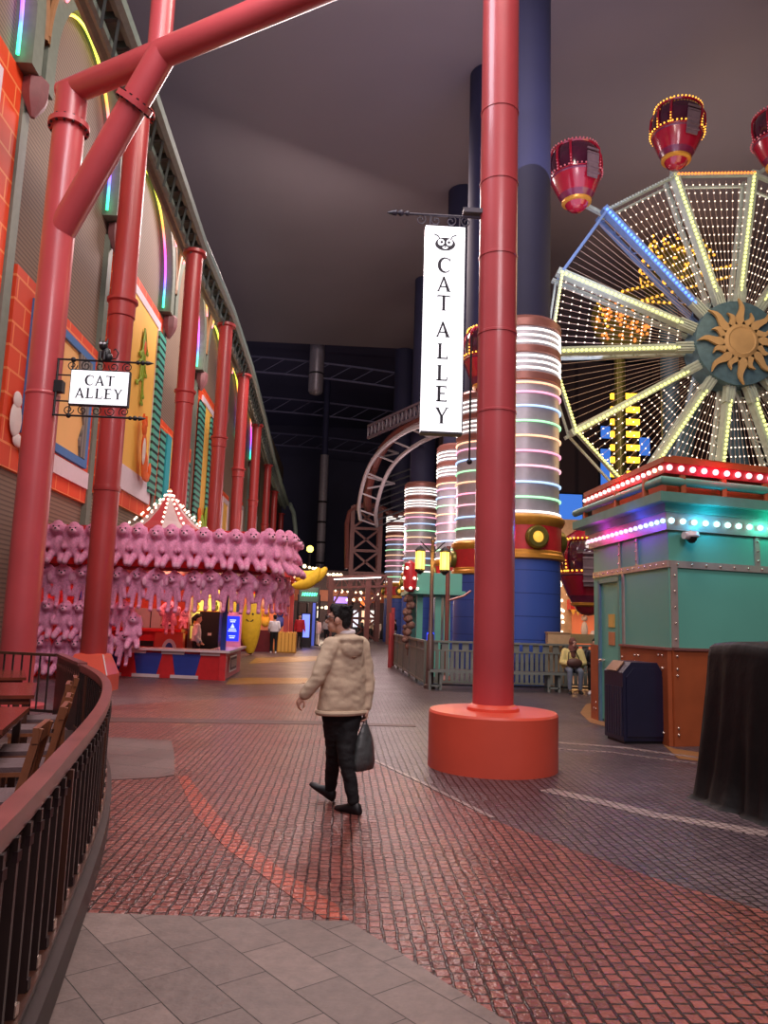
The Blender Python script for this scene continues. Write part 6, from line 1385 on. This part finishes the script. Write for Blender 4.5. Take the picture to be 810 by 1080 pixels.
hR = gnd(380, 860); tR = gnd(354, 854); dR = (tR - hR).normalized(); man['aR'] = hR + dR * .075 + V3((0, 0, .1)); man['tR'] = hR + dR * .25 + V3((0, 0, .03))
hL = gnd(351, 846); dL = V3((-.72, .42, .38)).normalized(); uL = V3((.30, -.16, .9)); uL = (uL - dL * uL.dot(dL)).normalized(); man['nL'] = -uL; man['lift'] = 'L'; man['aL'] = hL + dL * .075 + uL * .09; man['tL'] = hL + dL * .25 + uL * .03
man['gR'] = V3((-.7, -.4, 0)); man['gL'] = V3((.4, .4, -.3))
fdir = V3((-.93, .30, .05))
walker, jk, hp, B = person('person in beige hooded jacket and black trousers walking past, carrying dark bag', man, hdg, fdir, M_fleece, M_blacktr, hair='short', vox=.014, hem=.02, hood=True, fine=True, fat=1.12, top_fat=1.08)
gl = MB()
for s in (-1, 1):
    gl.tube([hp(s * .033 + .026 * math.cos(a), .108 - .012 * abs(math.cos(a)), .014 + .019 * math.sin(a)) for a in [2 * PI * k / 16 for k in range(16)]], .0028, 5, closed=True)
    gl.tube([hp(s * .059, .1, .018), hp(s * .079, .04, .016), hp(s * .08, -.02, .006)], .003, 5)
gl.tube([hp(-.008, .112, .016), hp(.008, .112, .016)], .0028, 5)
part('glasses', gl, M_black, walker)
part('collar', MB().tube([neck + V3((.062 * math.cos(a), .062 * math.sin(a), .005 + .008 * math.sin(a))) for a in [2 * PI * k / 20 for k in range(20)]], .022, 8, closed=True), M_white, walker, label='white collar')
hm = MB(); hz = pel.z - .0
Rw = V3((hdg.y, -hdg.x, 0)).normalized(); Hn = hdg.normalized()
part('hem_ribbing', MB().tube([pel + V3((0, 0, -.02)) + Rw * (.238 * math.cos(a)) + Hn * (.148 * math.sin(a)) for a in [2 * PI * k / 32 for k in range(32)]], .022, 8, closed=True), M_fleece, jk)
for s_ in 'LR': part('cuff', MB().cyl(man['w' + s_].lerp(man['e' + s_], .16), man['w' + s_].lerp(man['e' + s_], .0), .047, .04, 14), M_fleece, jk)
hs = MB(); hc = neck - Hn * .125 + V3((0, 0, -.09))
hs.tube([hc + Rw * (.12 * math.cos(a)) + V3((0, 0, .115 * math.sin(a))) + Hn * (.06 * abs(math.cos(a)) + (.05 if math.sin(a) > -.2 else -.012)) for a in [PI + PI * k / 18 for k in range(19)]], .007, 6)
part('hood_seam', hs, mat('brown_seam', rgb(170, 132, 104), .8), jk)
M_bag = mat('dark_grey_bag_plastic', rgb(84, 88, 88), .4, var=.2, scale=8, bump=.7, bscale=14, coat=.2)
hp_ = man['wR'] + (man['wR'] - man['eR']).normalized() * .09
t = thing('carry_bag', 'dark grey plastic carrier bag held by the walking person', 'bag', hp_)
Mb = basis(Rw * .75 + Hn * .2)
bag = MB(); n = 20; vs = []; fs = []
prof = [(-.44, .085, .02), (-.43, .115, .05), (-.36, .125, .062), (-.26, .118, .06), (-.16, .09, .045), (-.09, .05, .028), (-.05, .03, .018)]
for z, a_, b_ in prof:
    for k in range(n):
        th = 2 * PI * k / n; w = 1 + .07 * math.sin(5 * th + z * 20); q = Mb @ V3((b_ * math.sin(th) * w, a_ * math.cos(th) * w, 0)); vs.append(hp_ + q + V3((0, 0, z)))
for i in range(len(prof) - 1):
    for k in range(n): fs.append((i * n + k, i * n + (k + 1) % n, (i + 1) * n + (k + 1) % n, (i + 1) * n + k))
fs += [tuple(range(n - 1, -1, -1)), tuple((len(prof) - 1) * n + k for k in range(n))]
part('bag_body', bag.add(vs, fs), M_bag, t, 70)
for s in (-1, 1):
    q = Mb @ V3((0, s * .02, 0)); part('handle', MB().tube([hp_ + q + V3((0, 0, -.07)), hp_ + q * .7 + V3((0, 0, -.02)), hp_ + V3((0, 0, .008)), hp_ - q * .2 + V3((0, 0, -.02))], .008, 6), M_bag, t)

def stand(x, y, h, heading, swing=.08, arms=(0, 0), stride=.1):
    k = h / 1.72; H = V3(heading).normalized(); R = V3((H.y, -H.x, 0)); o = V3((x, y, 0))
    def p(r, f, z): return o + R * (r * k) + H * (f * k) + V3((0, 0, z * k))
    J = dict(head=p(0, .02, 1.60), neck=p(0, -.01, 1.46), pelvis=p(0, 0, .95), sL=p(-.175, -.01, 1.385), sR=p(.175, -.01, 1.385), hL=p(-.09, 0, .9), hR=p(.09, 0, .9), kL=p(-.095, stride * .5 + .02, .5), kR=p(.095, -stride * .4 + .03, .5), aL=p(-.1, stride, .085), aR=p(.1, -stride, .085), tL=p(-.11, stride + .16, .035), tR=p(.11, -stride + .16, .035))
    for s, q, a in (('L', -1, arms[0]), ('R', 1, arms[1])):
        J['e' + s] = p(q * .23, -.04 + swing * -q * .5 + a * .06, 1.12); J['w' + s] = p(q * (.25 - a * .1), .02 + swing * -q + a * .24, .88 + a * .2)
    return J
M_whshirt = mat('white_shirt', rgb(226, 220, 228), .8, var=.05, bump=.2)
M_redshirt = mat('red_shirt', rgb(170, 26, 40), .8, var=.1); M_coat = mat('pale_pink_coat', rgb(206, 176, 178), .85, var=.08); M_cream2 = mat('cream_trousers', rgb(214, 200, 190), .8, var=.06)
M_greysh = mat('grey_shirt', rgb(160, 150, 156), .8, var=.08); M_tan = mat('tan_jumper', rgb(196, 170, 146), .85, var=.08); M_jean = mat('grey_blue_denim', rgb(112, 120, 138), .8, var=.15)
p = at(208, 660, 21.3); person('person with ponytail in white shirt and black trousers standing inside the plush stall', stand(p.x, 21.3, 1.62, (.9, .35, 0), arms=(.3, .3), stride=.02), (.9, .35, 0), (.9, .4, -.1), M_whshirt, M_blacktr, hair='pony')
g = gnd(288, 689); person('person in white shirt standing with back turned at the banana stall', stand(g.x, g.y, 1.72, (-.2, 1, 0), arms=(.5, .5), stride=.06), (-.2, 1, 0), (-.4, 1, 0), M_whshirt, M_blacktr, shoe_m=M_white)
g = gnd(315, 684); person('person in long red shirt and black trousers by the arcade machines', stand(g.x, g.y, 1.82, (.2, -1, 0), stride=.1), (.2, -1, 0), (.5, -1, 0), M_redshirt, M_blacktr, hem=.12)
g = gnd(334, 681); person('person in pale pink coat and cream trousers walking away down the alley', stand(g.x, g.y, 1.66, (.2, 1, 0), stride=.14), (.2, 1, 0), (.2, 1, 0), M_coat, M_cream2, hair='short', hem=.2)
g = gnd(344, 680); person('person in grey shirt and dark trousers beside the pale pink coat', stand(g.x, g.y, 1.72, (0, 1, 0)), (0, 1, 0), (.2, 1, 0), M_greysh, M_blacktr)
g = gnd(390, 675); person('person in tan jumper and black trousers far down the alley', stand(g.x, g.y, 1.72, (-.2, -1, 0)), (-.2, -1, 0), (-.2, -1, 0), M_tan, M_blacktr)
g = gnd(399, 674.5); person('person with long hair in cream top beside the tan jumper far down the alley', stand(g.x, g.y, 1.6, (-.4, -1, 0)), (-.4, -1, 0), (-.4, -1, 0), M_cream2, M_coat, hair='long')
g = gnd(416, 680); person('person in black leaning at the end of the grey railing', stand(g.x, g.y, 1.74, (-1, .2, 0), stride=.05), (-1, .2, 0), (-1, .2, 0), M_blacktr, M_greysh)
g = gnd(380, 674); person('person in black jacket standing between the far shop fronts and gantry', stand(g.x, g.y, 1.7, (.2, 1, 0)), (.2, 1, 0), (.2, 1, 0), M_black, M_blacktr)

def seated(x, y, heading, z=.47):
    H = V3(heading).normalized(); R = V3((H.y, -H.x, 0)); o = V3((x, y, 0))
    def p(r, f, z_): return o + R * r + H * f + V3((0, 0, z_))
    return dict(head=p(0, .06, z + .74), neck=p(0, .01, z + .6), pelvis=p(0, 0, z + .1), sL=p(-.19, 0, z + .52), sR=p(.19, 0, z + .52), eL=p(-.27, .08, z + .25), eR=p(.27, .08, z + .25), wL=p(-.1, .26, z + .2), wR=p(.1, .28, z + .22), hL=p(-.1, .04, z + .09), hR=p(.1, .04, z + .09), kL=p(-.13, .46, z + .06), kR=p(.13, .46, z + .06), aL=p(-.12, .42, .1), aR=p(.14, .5, .1), tL=p(-.13, .58, .04), tR=p(.16, .66, .04))
wx = at(604, 700, 19.25).x
M_scarf = mat('brown_headscarf', rgb(120, 76, 70), .85, var=.1); M_cardi = mat('pale_yellow_cardigan', rgb(226, 208, 140), .85, var=.08, bump=.3)
J = seated(wx, 19.25, (-.15, -1, 0)); person('seated person in brown headscarf and pale yellow cardigan on the bench', J, (-.15, -1, 0), (.2, -1, -.05), M_cardi, M_jean, hair='hijab', hair_m=M_scarf, fat=1.15, top_fat=1.2)
t = thing('shoulder_bag', 'brown bag resting on the lap of the seated person', 'bag', (wx - .02, 18.95, .62))
part('bag_body', MB().ball((wx - .05, 18.93, .73), (.2, .1, .12), 16, 10), mat('brown_leather', rgb(92, 60, 54), .5, var=.15, bump=.2), t, 60); part('strap', MB().tube([(wx - .2, 18.95, .76), (wx - .17, 19.0, .98), (wx + .02, 19.08, 1.02), (wx + .1, 19.0, .8)], .014, 6), M_black, t)
wx2 = at(628, 700, 19.3).x
J = seated(wx2, 19.3, (-.3, -1, 0)); person('seated person in dark clothes and white shoes half hidden by the booth', J, (-.3, -1, 0), (-.5, -1, 0), M_dark, M_blacktr, shoe_m=M_white)
wx3 = at(597, 680, 20.9); t = thing('cardboard_box', 'tan box behind the railing above the seated person', 'box', (wx3.x - .3, 21.3, 0))
bx = at(592, 668, 20.1); part('box', MB().box((bx.x - .35, 20.12, 0), (bx.x + .25, 20.36, bx.z)), mat('tan_cardboard', rgb(206, 170, 130), .7, var=.08), t, None); part('box_flap', MB().box((bx.x - .37, 20.1, bx.z), (bx.x + .27, 20.38, bx.z + .03)), mat('tan_cardboard_lid', rgb(190, 150, 112), .7, var=.08), t, None)
